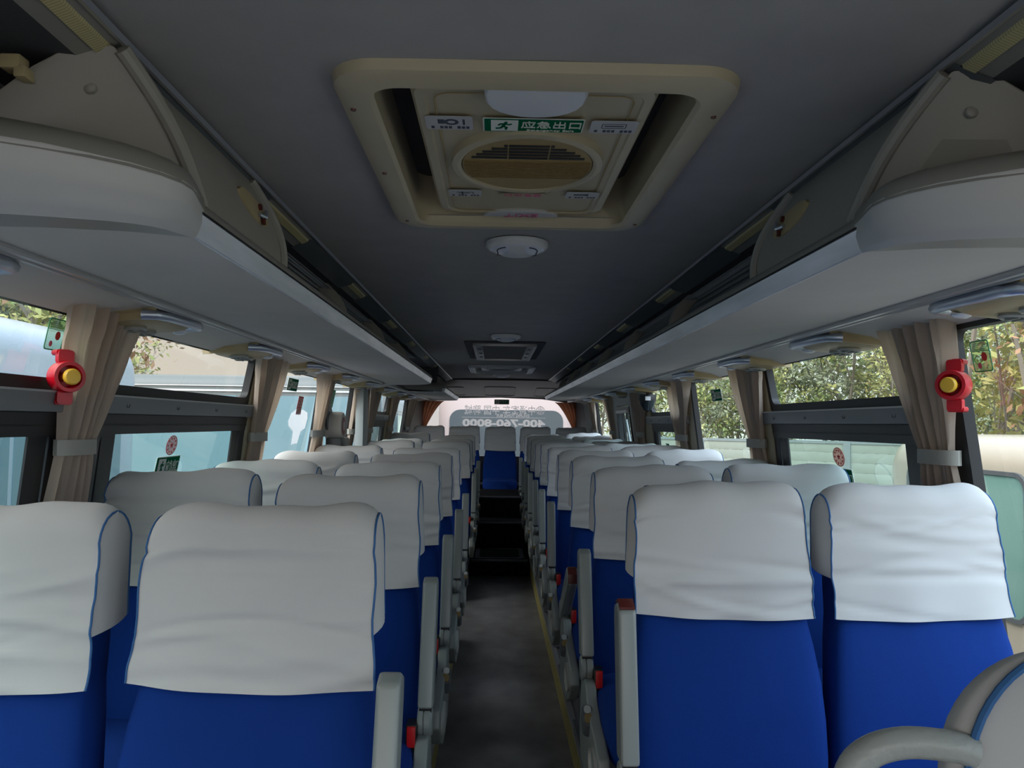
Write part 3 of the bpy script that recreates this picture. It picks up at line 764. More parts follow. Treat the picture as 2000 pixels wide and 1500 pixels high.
for sx, nm, ends in ((-1, 'left', [1.49, 2.42, 3.33, 4.27, 5.18, 6.10, 7.0, 7.92, 8.84]), (1, 'right', [1.82, 2.70, 3.58, 4.50, 5.40, 6.3, 7.2, 8.1, 9.0])):
    d = outlet_meshes(sx)
    for i, ye in enumerate(ends):
        t = tag(empty('air_outlet', (sx*1.06, ye-.16, H(.283))), 'cream and silver air outlet unit above the %s windows, %s from the camera' % (nm, ORD[i]), 'air outlet', 'overhead air outlets on the %s side' % nm)
        t.rotation_euler = (0, sx*.09, 0)
        obj('housing', d['housing'], t); obj('handle', d['handle'], t)
        obj('louvre', d['louvre'], t, Matrix.Translation((sx*.01, -.05, -.030))); obj('louvre', d['louvre'], t, Matrix.Translation((sx*.02, .035, -.030)))
        obj('lamp', d['lamp'], t, Matrix.Translation((sx*-.055, .115, -.026)))

# ------------------------------------------------------------------ seats
TW = [(.30, .228), (.55, .232), (.70, .222), (.80, .205), (.95, .199), (1.10, .194)]
def ybk(z): return .20*(z-1.08)-.020*math.exp(-((z-.66)/.14)**2)-.010*math.exp(-((z-1.0)/.10)**2)
def dep(z): return interp([(.3, .10), (.7, .12), (1.0, .105), (1.1, .09)], z)
def backrest_mesh():
    mb = MB(); zs = [.36, .38, .42, .5, .58, .66, .74, .80, .86, .92, .98, 1.03, 1.065, 1.085, 1.097, 1.10]; n = 28; rows = []
    for z in zs:
        w_ = interp(TW, z)-.004; dpt = dep(z); y = ybk(z); k = 1
        if z > 1.03: k = math.sqrt(max(0, 1-((z-1.03)/.072)**2))
        if z < .42: k = min(k, .75+.25*(z-.36)/.06)
        row = []
        for i in range(n):
            t = 2*math.pi*i/n; c, s_ = math.cos(t), math.sin(t)
            ex = .42
            x = math.copysign(abs(c)**ex, c)*(w_-(1-k)*.03); yy = math.copysign(abs(s_)**ex, s_)*dpt/2*k
            if s_ < 0: yy += .014*(1-(x/w_)**2)*(1 if .45 < z < 1.0 else 0)*-.2 - .012*(x/w_)**4*(.45 < z < .85)
            row.append((x, y+dpt/2+yy, z))
        rows.append(row)
    vs = [p for r_ in rows for p in r_]; fs = [(k*n+i, k*n+(i+1) % n, (k+1)*n+(i+1) % n, (k+1)*n+i) for k in range(len(rows)-1) for i in range(n)]
    fs += [tuple(range(n))[::-1], tuple(range((len(rows)-1)*n, len(rows)*n))]
    mb.add(vs, fs, M_blue)
    return mb.mesh('backrest', smooth=70)
def cushion_mesh():
    mb = MB()
    def fn(u, v):
        a = 2*math.pi*u; c, s_ = math.cos(a), math.sin(a); ex = .35
        x = math.copysign(abs(c)**ex, c)*.228; z = math.copysign(abs(s_)**.5, s_)*.075
        k = 1-(2*v-1)**8*.12 if abs(2*v-1) > .5 else 1
        y = lerp(-.57, -.10, v)
        return (x*k, y, .385+z*k + .012*math.sin(v*3.1))
    mb.grid(fn, 28, 14, M_blue)
    for v in (0, 1): mb.add([fn(i/28, v) for i in range(28)], [tuple(range(28))], M_blue)
    return mb.mesh('cushion', smooth=70)
def cover_mesh(seed):
    rnd = random.Random(seed); G = []
    for k in range(14):
        G.append((rnd.uniform(.02, .30), rnd.uniform(-.16, .16), rnd.uniform(-.25, .25), rnd.uniform(.006, .016), rnd.choice((-1, 1, -1))*rnd.uniform(.002, .0065), rnd.choice((-1, 0, 1)), rnd.uniform(.5, 1.3)))
    ph = [rnd.uniform(0, 6.3) for _ in range(6)]; tilt = rnd.uniform(-.010, .010); hem = rnd.uniform(.006, .014); hemt = rnd.uniform(-.012, .012)
    zb = .808; path = []
    nF, nA, nB = 34, 12, 8
    for i in range(nF+1): path.append(('f', lerp(zb, 1.045, i/nF)))
    for i in range(1, nA): path.append(('a', i/nA))
    for i in range(nB+1): path.append(('b', lerp(1.045, .90, i/nB)))
    nu = 30; half = lambda z: interp(TW, z)+.007
    def pt(u, p):
        s_ = 2*u-1; kind, q = p
        if kind == 'f': z = q; y = ybk(z)-.019+.006*s_*s_; nrm = (-1, .15)
        elif kind == 'b': z = q; y = ybk(z)+dep(z)+.008; nrm = (1, 0)
        else:
            a = math.pi*q; z = 1.045+.066*math.sin(a); y = ybk(1.045)+dep(1.045)/2-math.cos(a)*(dep(1.045)/2+.012+.005*(q < .5)); nrm = (-math.cos(a), math.sin(a))
        x = s_*half(z)
        dist = (1.10-z) if kind == 'f' else (0 if kind == 'a' else z-1.1)
        w_ = 0
        if kind != 'b':
            for (d0, sl, cv, sg, A, sd, ln) in G:
                env = 1 if sd == 0 else max(0, min(1, (1+sd*s_)/ln/1.2))
                w_ += A*math.exp(-((dist-d0-sl*s_*.25-cv*s_*s_*.15)/sg)**2)*env
        if kind == 'f' and z < .93: w_ += .003*math.sin(s_*7+ph[0])*(.93-z)/.14
        drop = .020*abs(s_)**12
        if z > 1.0:
            f_ = min(1, (z-1.0)/.06); z += f_*(tilt*s_+.0035*math.sin(s_*4+ph[1])+.0022*math.sin(s_*9+ph[2])-drop)
        if kind == 'f' and q < .86:
            t = (.86-q)/.065; z -= t*(hem*(1-s_*s_)+hemt*s_*.5)
        w_ = max(w_, -.006)
        y += nrm[0]*w_; z += nrm[1]*w_ if kind == 'a' else 0
        x *= 1+.012*math.sin(q*40+ph[3]) if kind == 'f' else 1
        return (x, y, z)
    mb = MB(); n = nu+1
    vs = [pt(i/nu, p) for p in path for i in range(n)]
    mb.add(vs, [(j*n+i, j*n+i+1, (j+1)*n+i+1, (j+1)*n+i) for j in range(len(path)-1) for i in range(nu)], M_cover)
    # side gussets
    pipes = []
    for u in (0, 1):
        sg = 2*u-1
        fr = [pt(u, p) for p in path]; nf = len(path)
        lowF = [i for i, p in enumerate(path) if p[0] == 'f' and p[1] > .885][0]
        rows = []
        L_ = fr[lowF:nF+1+nA//2]; R_ = fr[nF+nA//2:][::-1]
        m_ = 14
        for j in range(m_+1):
            a = j/m_*(len(L_)-1); c = j/m_*(len(R_)-1)
            P = Vector(L_[int(a)]).lerp(Vector(L_[min(int(a)+1, len(L_)-1)]), a-int(a)); Q = Vector(R_[int(c)]).lerp(Vector(R_[min(int(c)+1, len(R_)-1)]), c-int(c))
            row = []
            for k in range(6):
                r_ = P.lerp(Q, k/5); r_.x += sg*.010*math.sin(math.pi*k/5)*(1-j/m_*.6); row.append(tuple(r_))
            rows.append(row)
        mb.add([p for r_ in rows for p in r_], [(j*6+k, j*6+k+1, (j+1)*6+k+1, (j+1)*6+k) for j in range(m_) for k in range(5)], M_cover)
        pipes.append([(p[0]+sg*.0008, p[1], p[2]) for p in fr])
    me = mb.mesh('headrest_cover', smooth=75, clean=False)
    pm = MB()
    out = []
    for p in pipes:
        pm = MB(); pm.tube(p, .0022, M_pipe, 5); out.append(pm.mesh('piping', smooth=80))
    return me, out
def yz_prism(pts, x0, x1, m, bevel=.006, name='part'):
    mb = MB(); mb.prism(pts, x0, x1, 'x', m); return mb.mesh(name, bevel=bevel)
def aisle_meshes(s):
    """s=+1: aisle is at +x of the seat"""
    d = {}
    x0, x1 = sorted((s*.228, s*.268))
    # armrest folded up beside the back
    bar = [(-.235, .535), (-.165, .525), (-.085, .80), (-.083, .835), (-.115, .85), (-.150, .84)]
    mb = MB(); mb.prism(bar, x0, x1, 'x', M_arm); d['armrest'] = mb.mesh('armrest', bevel=.009, seg=3)
    mb = MB(); mb.prism([(-.148, .8475), (-.116, .8575), (-.086, .843), (-.086, .838), (-.116, .8525), (-.148, .842)], x0+.003, x1-.003, 'x', M_brown); d['brown'] = mb.mesh('armrest_cap', bevel=.001)
    mb = MB(); Mh = basis((0, 1, 0), (0, 0, 1), (s*.248, -.205, .495))
    mb.lathe([(0, -.020), (.034, -.020), (.038, -.016), (.038, -.006), (.035, -.005), (.035, -.003), (.038, -.002), (.038, .012), (.032, .018), (0, .019)], M_arm, 24, Mh); d['hinge'] = mb.mesh('hinge')
    mb = MB(); mb.box(x0+.004, x1-.004, -.225, -.18, .508, .535, M_black); d['joint'] = mb.mesh('joint')
    sf = [(-.26, .470), (-.17, .475), (-.14, .40), (-.12, .28), (-.16, .20), (-.42, .20), (-.54, .25), (-.585, .31), (-.565, .365), (-.50, .385), (-.40, .40), (-.31, .43)]
    mb = MB(); mb.prism(sf, x0-.002 if s > 0 else x0+.008, x1-.008 if s > 0 else x1+.002, 'x', M_arm); d['side_frame'] = mb.mesh('side_frame', bevel=.008, seg=3)
    mb = MB(); Mo = basis((0, 1, 0), (0, 0, 1), (s*.262, -.50, .315)) @ Matrix.Diagonal((1.3, .85, 1, 1))
    mb.lathe([(0, .008), (.050, .008), (.056, .004), (.058, -.006)] if s < 0 else [(0, .008), (.050, .008), (.056, .004), (.058, -.006)], M_side, 28, Mo); d['side_badge'] = mb.mesh('side_badge')
    mb = MB(); Mo = Matrix.Translation((s*.262, -.36, .412)) @ Matrix.Rotation(.5, 4, 'X')
    mb.prism(rrect(-.016, .016, -.045, .032, .015, 5), -.045, .0, 'z', M_armd, Mo); d['lever'] = mb.mesh('recline_lever', bevel=.002)
    mb = MB(); mb.prism(rrect(-.010, .010, -.008, .020, .009, 4), 0, .004, 'z', M_side, Mo @ Matrix.Translation((0, .005, 0))); mb.prism(rrect(-.011, .011, -.036, -.004, .009, 4), 0, .004, 'z', M_gold, Mo); d['button'] = mb.mesh('button')
    mb = MB(); q = sorted((s*.205, s*.228)); mb.box(q[0]-.003, q[1]+.001, -.26, -.21, .42, .505, M_black); d['buckle'] = mb.mesh('buckle', bevel=.004)
    mb = MB(); mb.box(q[0]+.001, q[1]-.001, -.268, -.255, .452, .502, M_red); d['release'] = mb.mesh('release_button', bevel=.002)
    # pedestal leg on the platform
    mb = MB(); mb.box(*sorted((s*.13, s*.18)), -.50, -.42, .0, .32, M_armd); mb.box(*sorted((s*.11, s*.20)), -.56, -.10, .0, .015, M_armd); mb.box(*sorted((s*.13, s*.18)), -.20, -.14, .0, .32, M_armd); d['leg'] = mb.mesh('leg', bevel=.004)
    return d
ME_back = backrest_mesh(); ME_cush = cushion_mesh(); COV = [cover_mesh(s_) for s_ in (3, 8, 15, 21, 34, 55)]
AIS = {1: aisle_meshes(1), -1: aisle_meshes(-1)}
def window_leg():
    mb = MB(); mb.box(-.05, .0, -.50, -.42, 0, .32, M_armd); mb.box(-.05, 0, -.20, -.14, 0, .32, M_armd); return mb.mesh('leg', bevel=.004)
ME_wleg = window_leg()
def seat(x, D, base, label, group, var, aisle=0, recl=0.0, cap=False, sc=1.0, arm_tilt=0.0):
    t = tag(empty('coach_seat', (x, D, base)), label, 'seat', group)
    t.scale = (sc, 1, 1)
    Mr = Matrix.Translation((0, -.14, .42)) @ Matrix.Rotation(recl, 4, 'X') @ Matrix.Translation((0, .14, -.42))
    obj('backrest', ME_back, t, Mr); obj('cushion', ME_cush, t)
    c, p = COV[var % len(COV)]
    co_ = obj('headrest_cover', c, t, Mr); [obj('piping', q, co_) for q in p]
    if aisle:
        d = AIS[aisle]
        Ma = Matrix.Translation((0, -.205, .495)) @ Matrix.Rotation(arm_tilt, 4, 'X') @ Matrix.Translation((0, .205, -.495))
        a = obj('armrest', d['armrest'], t, Ma)
        if cap: obj('armrest_cap', d['brown'], a)
        obj('hinge', d['hinge'], a); obj('joint', d['joint'], a)
        sf = obj('side_frame', d['side_frame'], t); obj('side_badge', d['side_badge'], sf)
        lv = obj('recline_lever', d['lever'], sf); lv2 = obj('recline_button', d['button'], t)
        bk = obj('buckle', d['buckle'], t); obj('release_button', d['release'], bk)
        obj('leg', d['leg'], t)
    else: obj('leg', ME_wleg, t)
    return t
PL_ = .15
LEFT = [1.47, 2.30, 3.11, 4.0, 4.87, 6.78, 7.58, 8.42]
RIGHT = [1.93, 2.70, 3.48, 4.24, 5.03, 5.84, 6.64, 7.44, 8.24, 9.05]
for i, D in enumerate(LEFT):
    bz = PL_-.018 if D < 7.6 else PL_+.01
    seat(-.475, D, bz, 'blue seat with white headrest cover on the left of the aisle, %s from the camera' % ORD[i], 'blue seats with white covers', [0, 1, 2, 3, 4, 5, 1, 2][i], 1, cap=False, arm_tilt=[0, -.02, .03, 0, .02, 0, .03, 0][i])
    seat(-.955, D+[-.02, 0, .02, -.03, 0, .02, 0, .01][i], bz+[0, .01, 0, .005, .01, 0, 0, .02][i], 'blue seat with white headrest cover beside the left windows, %s from the camera' % ORD[i], 'blue seats with white covers', [4, 3, 5, 1, 0, 3, 2, 4][i])
for i, D in enumerate(RIGHT):
    bz = PL_ if D < 7.6 else PL_+.02
    seat(.485, D, bz, 'blue seat with white headrest cover on the right of the aisle, %s from the camera' % ORD[i], 'blue seats with white covers', [2, 5, 0, 1, 3, 4, 2, 0, 5, 1][i], -1, cap=(i in (0, 2)), arm_tilt=[.10, -.02, 1.25, .03, .0, .0, .02, 0, 0, 0][i])
    seat(.955, D+[.0, .02, 0, -.02, 0, .02, 0, .01, 0, 0][i], bz+[0, .01, -.01, .01, .01, 0, 0, .0, 0, .02][i], 'blue seat with white headrest cover beside the right windows, %s from the camera' % ORD[i], 'blue seats with white covers', [1, 4, 3, 2, 5, 0, 4, 1, 3, 2][i])
for k, (x, nmx) in enumerate(((-.90, 'leftmost'), (-.45, 'second from the left'), (0.01, 'middle one facing the aisle'), (.46, 'second from the right'), (.92, 'rightmost'))):
    seat(x, 10.15, .25, 'blue seat with grey-white cover in the raised back row, '+nmx, 'seats of the back row', (k*2+1), 0, sc=.94)
b = MB(); b.box(-1.2, 1.2, 9.62, 10.4, .61, .63, M_step); b.box(-1.2, 1.2, 9.60, 9.66, .40, .62, M_step)
tag(b.build('bench_plinth'), 'black plinth carrying the back row of seats at the end of the aisle', 'plinth')

# driver's seat, lower right corner
r = tag(empty('driver_seat', (.71, .80, -.015), -.30), "grey covered driver's seat with blue piping, cut off by the lower right corner", 'seat')
mb = MB()
rows = []; zs = [.45, .55, .70, .85, .98]+[1.03+.142*math.sin(math.pi/2*q/12) for q in range(13)]; n = 56
for z in zs:
    k = 1 if z < 1.03 else math.sqrt(max(0.01, 1-((z-1.03)/.144)**2)); wv = lerp(.30, .275, (z-.45)/.7)
    rows.append([(math.copysign(abs(math.cos(2*math.pi*i/n))**.5, math.cos(2*math.pi*i/n))*(wv-(1-k)*.13), .10*(z-.8)+math.copysign(abs(math.sin(2*math.pi*i/n))**.5, math.sin(2*math.pi*i/n))*.040*max(k, .3), z) for i in range(n)])
vs = [p for q in rows for p in q]; fs = [(k*n+i, k*n+(i+1) % n, (k+1)*n+(i+1) % n, (k+1)*n+i) for k in range(len(rows)-1) for i in range(n)]+[tuple(range(n))[::-1], tuple(range((len(rows)-1)*n, len(rows)*n))]
mb.add(vs, fs, mat('driver_cover', (.50, .50, .49), .85, noise_amt=.04, noise_scale=6)); bk = mb.build('backrest', r, smooth=70)
mb = MB(); pp = []
front = [rw[int(n*.59)] for rw in rows]
pp = [(q[0]-.002, q[1]-.004, q[2]) for q in front] + [(x, .10*.34-.05+.01, 1.163+.012*(1-abs(x)/.16)) for x in (-.1, -.05, 0, .05, .1)]
mb.tube(pp, .0045, M_pipe, 6); mb.build('piping', bk)
mb = MB(); mb.prism(rrect(-.26, .26, -.50, .05, .06, 5), .34, .46, 'z', M_cover); mb.build('cushion', r, bevel=.03, seg=3)
mb = MB(); mb.box(-.18, .18, -.35, -.05, 0, .34, M_armd); mb.build('pedestal', r, bevel=.01)
mb = MB()
arm = [(-.25, .0, 1.062), (-.275, -.005, 1.068), (-.320, -.01, 1.068), (-.356, -.015, 1.056), (-.378, -.02, 1.032), (-.388, -.03, .985), (-.396, -.03, .93), (-.398, -.03, .85), (-.398, -.03, .60)]
# flat moulded arm
ap = []
for i in range(len(arm)-1):
    p0, p1, p2, p3 = [Vector(arm[max(0, min(len(arm)-1, i+q))]) for q in (-1, 0, 1, 2)]
    for q in range(5):
        t = q/5; ap.append(.5*((2*p1)+(p2-p0)*t+(2*p0-5*p1+4*p2-p3)*t*t+(3*p1-p0-3*p2+p3)*t**3))
mb.tube(ap, .017, mat('dimpled_grey', (.33, .35, .33), .4, bump=.6, bump_scale=120), 12); mb.build('armrest', r, smooth=70)

# ------------------------------------------------------------------ curtains
def curtain(sx, yt, wtop, yi, wtie, label, zbot=-.62, m=M_curt, tie=-.075, seed=0):
    """yt, wtop: near edge and width at the rail; yi, wtie: the same at the tieback"""
    t = tag(empty('curtain', (0, 0, 0)), label, 'curtain')
    rnd = random.Random(seed); ph = rnd.uniform(0, 6); nf = 4.0+rnd.random()
    def fn(u, v):
        h = lerp(.300, zbot, v)
        if h > tie: k = (h-tie)/(.285-tie); k = min(1, k); wd = lerp(wtie, wtop, k**.85); ys = lerp(yi, yt, k)
        else: k = 0; q = min(1, (tie-h)/.25)**.6; wd = lerp(wtie, wtie*1.5, q); ys = yi-.01*q
        amp = lerp(.011, .020, k)
        uu = u+.02*math.sin(6*v+ph)
        x = wx(h)-.040-amp*math.sin(2*math.pi*nf*uu+ph+.8*math.sin(3*v+ph))-amp*.45*math.sin(2*math.pi*nf*2.3*uu+ph*2)
        y = ys+wd*u+.008*math.sin(5*v+ph)*(v > .1)
        return (sx*x, y, H(h))
    b = MB(); b.grid(fn, 64, 44, m); b.build('cloth', t, smooth=80)
    b = MB(); a = wtie*.5+.012; xc = wx(tie)-.042
    ring = [(sx*(xc+.034*math.cos(q*math.pi/8)), yi+wtie/2+a*math.sin(q*math.pi/8)) for q in range(16)]
    inn = [(sx*(xc+.031*math.cos(q*math.pi/8)), yi+wtie/2+(a-.003)*math.sin(q*math.pi/8)) for q in range(16)]
    frame_ring(b, ring, inn, H(tie-.02), H(tie+.02), 'z', M_tie); b.build('tieback', t)
    return t
for i, q in enumerate(((1.94, .32, 2.01, .15), (3.41, .50, 3.57, .19), (4.66, .38, 4.78, .25), (5.85, .40, 5.95, .2), (6.55, .50, 6.72, .26), (8.0, .5, 8.1, .25), (9.6, .6, 9.7, .3))):
    curtain(-1, *q, 'beige curtain tied back at the left windows, %s from the camera' % ORD[i], seed=i)
for i, q in enumerate(((1.97, .32, 2.05, .16), (3.37, .46, 3.53, .19), (4.68, .58, 4.95, .26), (6.07, .58, 6.4, .26), (7.75, .5, 7.9, .3), (9.2, .5, 9.3, .3))):
    curtain(1, *q, 'beige curtain tied back at the right windows, %s from the camera' % ORD[i], seed=20+i)
for sx, nm in ((-1, 'left'), (1, 'right')):
    t = tag(empty('curtain', (sx*1.0, 10.85, H(.3))), 'rust-brown curtain gathered at the %s edge of the rear window' % nm, 'curtain'); t.location = (0, 0, 0)
    b = MB()
    def fn(u, v):
        h = lerp(.30, -.10, v); inner = lerp(.76, 1.0, min(1, v*1.15)**.7); return (sx*lerp(inner, 1.08, u), 10.90-.012*math.sin(u*30), H(h))
    b.grid(fn, 40, 16, M_curtr); b.build('cloth', t, smooth=80)
    b = MB(); b.box(*sorted((sx*.985, sx*1.09)), 10.87, 10.93, H(-.10), H(-.07), M_tie); b.build('tieback', t)

# ------------------------------------------------------------------ emergency hammers on the first pillars
def hammer(sx, y, h, label):
    t = tag(empty('hammer_holder', (sx*(wx(h)-.03), y, H(h))), label, 'emergency hammer holder', 'red window hammer holders')
    a = Vector((-sx*.80, -.62, 0)).normalized()       # the knob looks at the aisle
    Y = Vector((0, 0, 1)); Xv = Y.cross(a).normalized()
    M = Matrix((Xv, Y, a)).transposed().to_4x4() @ Matrix.Scale(.92, 4)
    b = MB(); b.lathe([(.030, .0), (.0405, .0), (.042, .003), (.042, .042), (.040, .046), (.031, .046), (.029, .040), (.029, .008), (0, .006)], M_hred, 40, M); b.build('housing', t)
    for s_ in (1, -1):
        b = MB()
        q = sorted((s_*.036, s_*.072)); b.prism(rrect(-.020, .020, q[0], q[1], .008, 3), .0, .020, 'z', M_hred, M)
        q = sorted((s_*.058, s_*.074)); b.prism(rrect(-.022, .022, q[0], q[1], .007, 3), -.02, .012, 'z', M_hred, M)
        b.build('bracket', t)
    b = MB(); b.lathe([(0, .064), (.018, .063), (.0215, .059), (.0215, .05), (.016, .046), (.012, .01)], M_hyel, 32, M); b.build('knob', t)
    return t
hammer(-1, 1.97, .100, 'red hammer holder with yellow knob on the left window pillar')
hammer(1, 2.0, .112, 'red hammer holder with yellow knob on the right window pillar')

# ------------------------------------------------------------------ stickers on the side glass
def wallM(sx, y, h, d=.020):
    X_ = (0, -sx, 0); v = Vector((sx*.19, 0, -1)).normalized(); Yv = Vector((-sx*.19, 0, 1)).normalized()
    return basis(X_, Yv, (sx*(wx(h)+d), y, H(h)))
def side_pt(sx, x, y):
    """where the photo pixel falls on the leaning side wall"""
    tx, tz = (x-967)/F, (827-y)/F
    # CX + tx*D = sx*(1.175-.19*tz*D + .01)
    D = (sx*1.195-CX)/(tx+sx*.19*tz); return D, tz*D
for sx, x, y, nm in ((-1, 112, 666, 'left'), (1, 1930, 681, 'right')):
    D, h = side_pt(sx, x, y); r = tag(empty('window_sticker'), 'transparent green-bordered notice stuck on the first %s window near the pillar' % nm, 'sticker')
    M = wallM(sx, D, h)
    b = MB(); b.prism(rrect(-.038, .038, -.040, .040, .008, 3), 0, .0006, 'z', M_stk); o = obj('film', b.mesh('film'), r, M)
    b = MB(); frame_ring(b, rrect(-.038, .038, -.040, .040, .008, 3), rrect(-.035, .035, -.037, .037, .006, 3), .0006, .0014, 'z', M_gdec); b.box(-.035, .035, .012, .0135, .0006, .0014, M_gdec)
    obj('border', b.mesh('border', clean=False), o)
    b = MB(); b.lathe([(0, .001), (.012, .001)], M_rdec, 7, Matrix.Translation((.012, -.002, 0))); b.lathe([(0, .001), (.008, .001)], M_pink, 7, Matrix.Translation((-.012, -.024, 0)))
    for q in range(4): b.box(-.028, .026, .018+q*.0045, .019+q*.0045, .0006, .001, M_gdec)
    obj('print', b.mesh('print', clean=False), o)
def oval(sx, x, y, label, rw=.020, rh=.027):
    D, h = side_pt(sx, x, y); r = tag(empty('oval_sticker'), label, 'sticker'); M = wallM(sx, D, h) @ Matrix.Diagonal((rw/.02*1.0, rh/.02, 1, 1))
    b = MB(); b.lathe([(0, .0), (.02, .0), (.02, .0008), (0, .0008)], M_stkp, 24); o = obj('film', b.mesh('film'), r, M)
    b = MB(); b.lathe([(.0185, .0008), (.02, .0008), (.02, .0014), (.0185, .0014)], M_rdec, 24)
    for q in range(10):
        a = q*math.pi/5; b.box(.0140*math.cos(a)-.0018, .0140*math.cos(a)+.0018, .0140*math.sin(a)-.0018, .0140*math.sin(a)+.0018, .0008, .0012, M_rdec)
    b.prism([(.007*math.cos(q*math.pi/5+math.pi/2)*(1 if q % 2 == 0 else .45), .007*math.sin(q*math.pi/5+math.pi/2)*(1 if q % 2 == 0 else .45)) for q in range(10)], .0008, .0012, 'z', M_rdec)
    obj('seal_print', b.mesh('seal_print', clean=False), o)
oval(-1, 343, 877, 'red oval seal sticker on the second left window above its exit sign', .046, .036)
oval(1, 1643, 884, 'red oval seal sticker on the second right window above its exit sign', .046, .036)
def sidesign(sx, x, y, w_, h_, label):
    D, h = side_pt(sx, x, y); exit_sign(wallM(sx, D, h), w_, h_, label=label, english=False)
sidesign(-1, 336, 919, .20, .078, 'green exit sign on the lower pane of the second left window')
sidesign(1, 1648, 926, .20, .078, 'green exit sign on the lower pane of the second right window')
sidesign(-1, 573, 757, .21, .068, 'green exit sign high on the third left window')
sidesign(1, 1401, 766, .20, .066, 'green exit sign high on the third right window')
sidesign(1, 1306, 869, .12, .055, 'small green exit sign low on the fourth right window')
for (x, y, nm, m, w_, h_, lab) in ((587, 797, 'strip', M_rdec, .11, .105, 'narrow red vertical sticker on the third left window'), (649, 783, 'strip', M_gdec, .15, .12, 'narrow green vertical lettering sticker on the fourth left window')):
    D, h = side_pt(-1, x, y); r = tag(empty('strip_sticker'), lab, 'sticker'); M = wallM(-1, D, h)
    b = MB(); b.box(-w_/2, w_/2, -h_/2, h_/2, 0, .0006, m); o = obj('film', b.mesh('film'), r, M)
    b = MB()
    for q in range(5): frame_ring(b, rrect(-w_*.3, w_*.3, -h_*.45+q*h_*.18, -h_*.33+q*h_*.18, .001, 1), rrect(-w_*.2, w_*.2, -h_*.43+q*h_*.18, -h_*.35+q*h_*.18, .001, 1), .0006, .001, 'z', M_wsign)
    obj('print', b.mesh('print', clean=False), o)

D, h = side_pt(-1, 583, 838); r = tag(empty('white_patch'), 'flat white T-shaped patch low on the third left window under the red strip', 'patch')  # thin translucent white T shape; what it depicts is unknown
b = MB(); b.prism([(-.22, .03), (-.19, .075), (-.10, .10), (-.02, .085), (.05, .10), (.17, .085), (.20, .05), (.19, -.01), (.10, -.03), (.08, -.10), (-.05, -.105), (-.07, -.03), (-.16, -.005), (-.20, .005)], 0, .002, 'z', translucent(mat('patch_white', (.85, .88, .90), .7), (.95, .97, 1), .7)); obj('sheet', b.mesh('sheet'), r, wallM(-1, D, h))
# ------------------------------------------------------------------ fittings by the middle door and the black dome camera
r = tag(empty('door_actuator', (-1.10, 5.16, H(-.03))), 'round grey door drive housing with red dial beside the middle door', 'door mechanism')
Mz = basis((0, 1, 0), (0, 0, 1), (0, 0, 0))
b = MB(); b.lathe([(.092, -.045), (.092, .045), (.086, .058), (.07, .060), (0, .060)], M_duct, 36, Mz); b.build('housing', r)
b = MB(); b.lathe([(.03, .063), (.058, .063), (.060, .055)], mat('dark_red', (.22, .02, .03), .4), 30, Mz); b.lathe([(0, .066), (.030, .064), (.030, .055)], M_pale, 24, Mz); b.build('dial', r)
b = MB(); b.lathe([(0, -.02), (.085, -.02), (.085, -.035)], M_armd, 30, Mz @ Matrix.Translation((-.05, .05, 0))); b.build('back_disc', r)
b = MB(); b.box(-.03, .07, -.12, .16, -.20, -.075, M_armd); b.build('bracket', r, bevel=.01)
b = MB(); b.box(.0, .06, .76, .98, -.60, .28, mat('door_post_grey', (.36, .40, .41), .5)); b.build('door_post', r, bevel=.006)
D_ = 6.0
r = tag(empty('dome_camera', (1.16-.05, 6.05, H(.235))), 'black dome camera hanging over the fourth right window', 'camera')
b = MB(); b.lathe([(0, 0), (.065, 0), (.068, -.03), (.062, -.05)], M_blk2, 28); b.build('mount', r)
b = MB(); b.lathe([(.060, -.045), (.052, -.085), (.03, -.12), (0, -.132)], mat('smoked_dome', (.02, .03, .035), .08), 28); b.build('dome', r)
b = MB(); b.box(-.03, .01, -.070, -.060, -.045, -.015, M_white); b.build('white_label', r)

exec_out = True
# ================================================================== OUTSIDE
GZ = -1.0
M_ground = mat('yard_ground', (.30, .28, .24), .9, noise_amt=.3, noise_scale=.8)
b = MB(); b.box(-200, 300, -120, 400, GZ-.2, GZ, M_ground); tag(b.build('ground'), kind='structure')
M_cw = mat('coach_white', (.36, .41, .45), .25, coat=.3)
M_cg = mat('coach_grey', (.11, .12, .115), .3)
M_cc = mat('coach_cream', (.46, .40, .32), .3, coat=.3)
M_cwin = mat('coach_window', (.16, .24, .26), .08)
M_cwing = mat('green_window', (.20, .36, .32), .08)
def section(hw, z0, z1, rt, rb=.12, n=6):
    pts = []
    for cx, cz, a0, r_ in ((hw-rb, z0+rb, -90, rb), (hw-rt, z1-rt, 0, rt), (-hw+rt, z1-rt, 90, rt), (-hw+rb, z0+rb, 180, rb)):
        for i in range(n+1):
            a = math.radians(a0+90*i/n); pts.append((cx+r_*math.cos(a), cz+r_*math.sin(a)))
    return pts
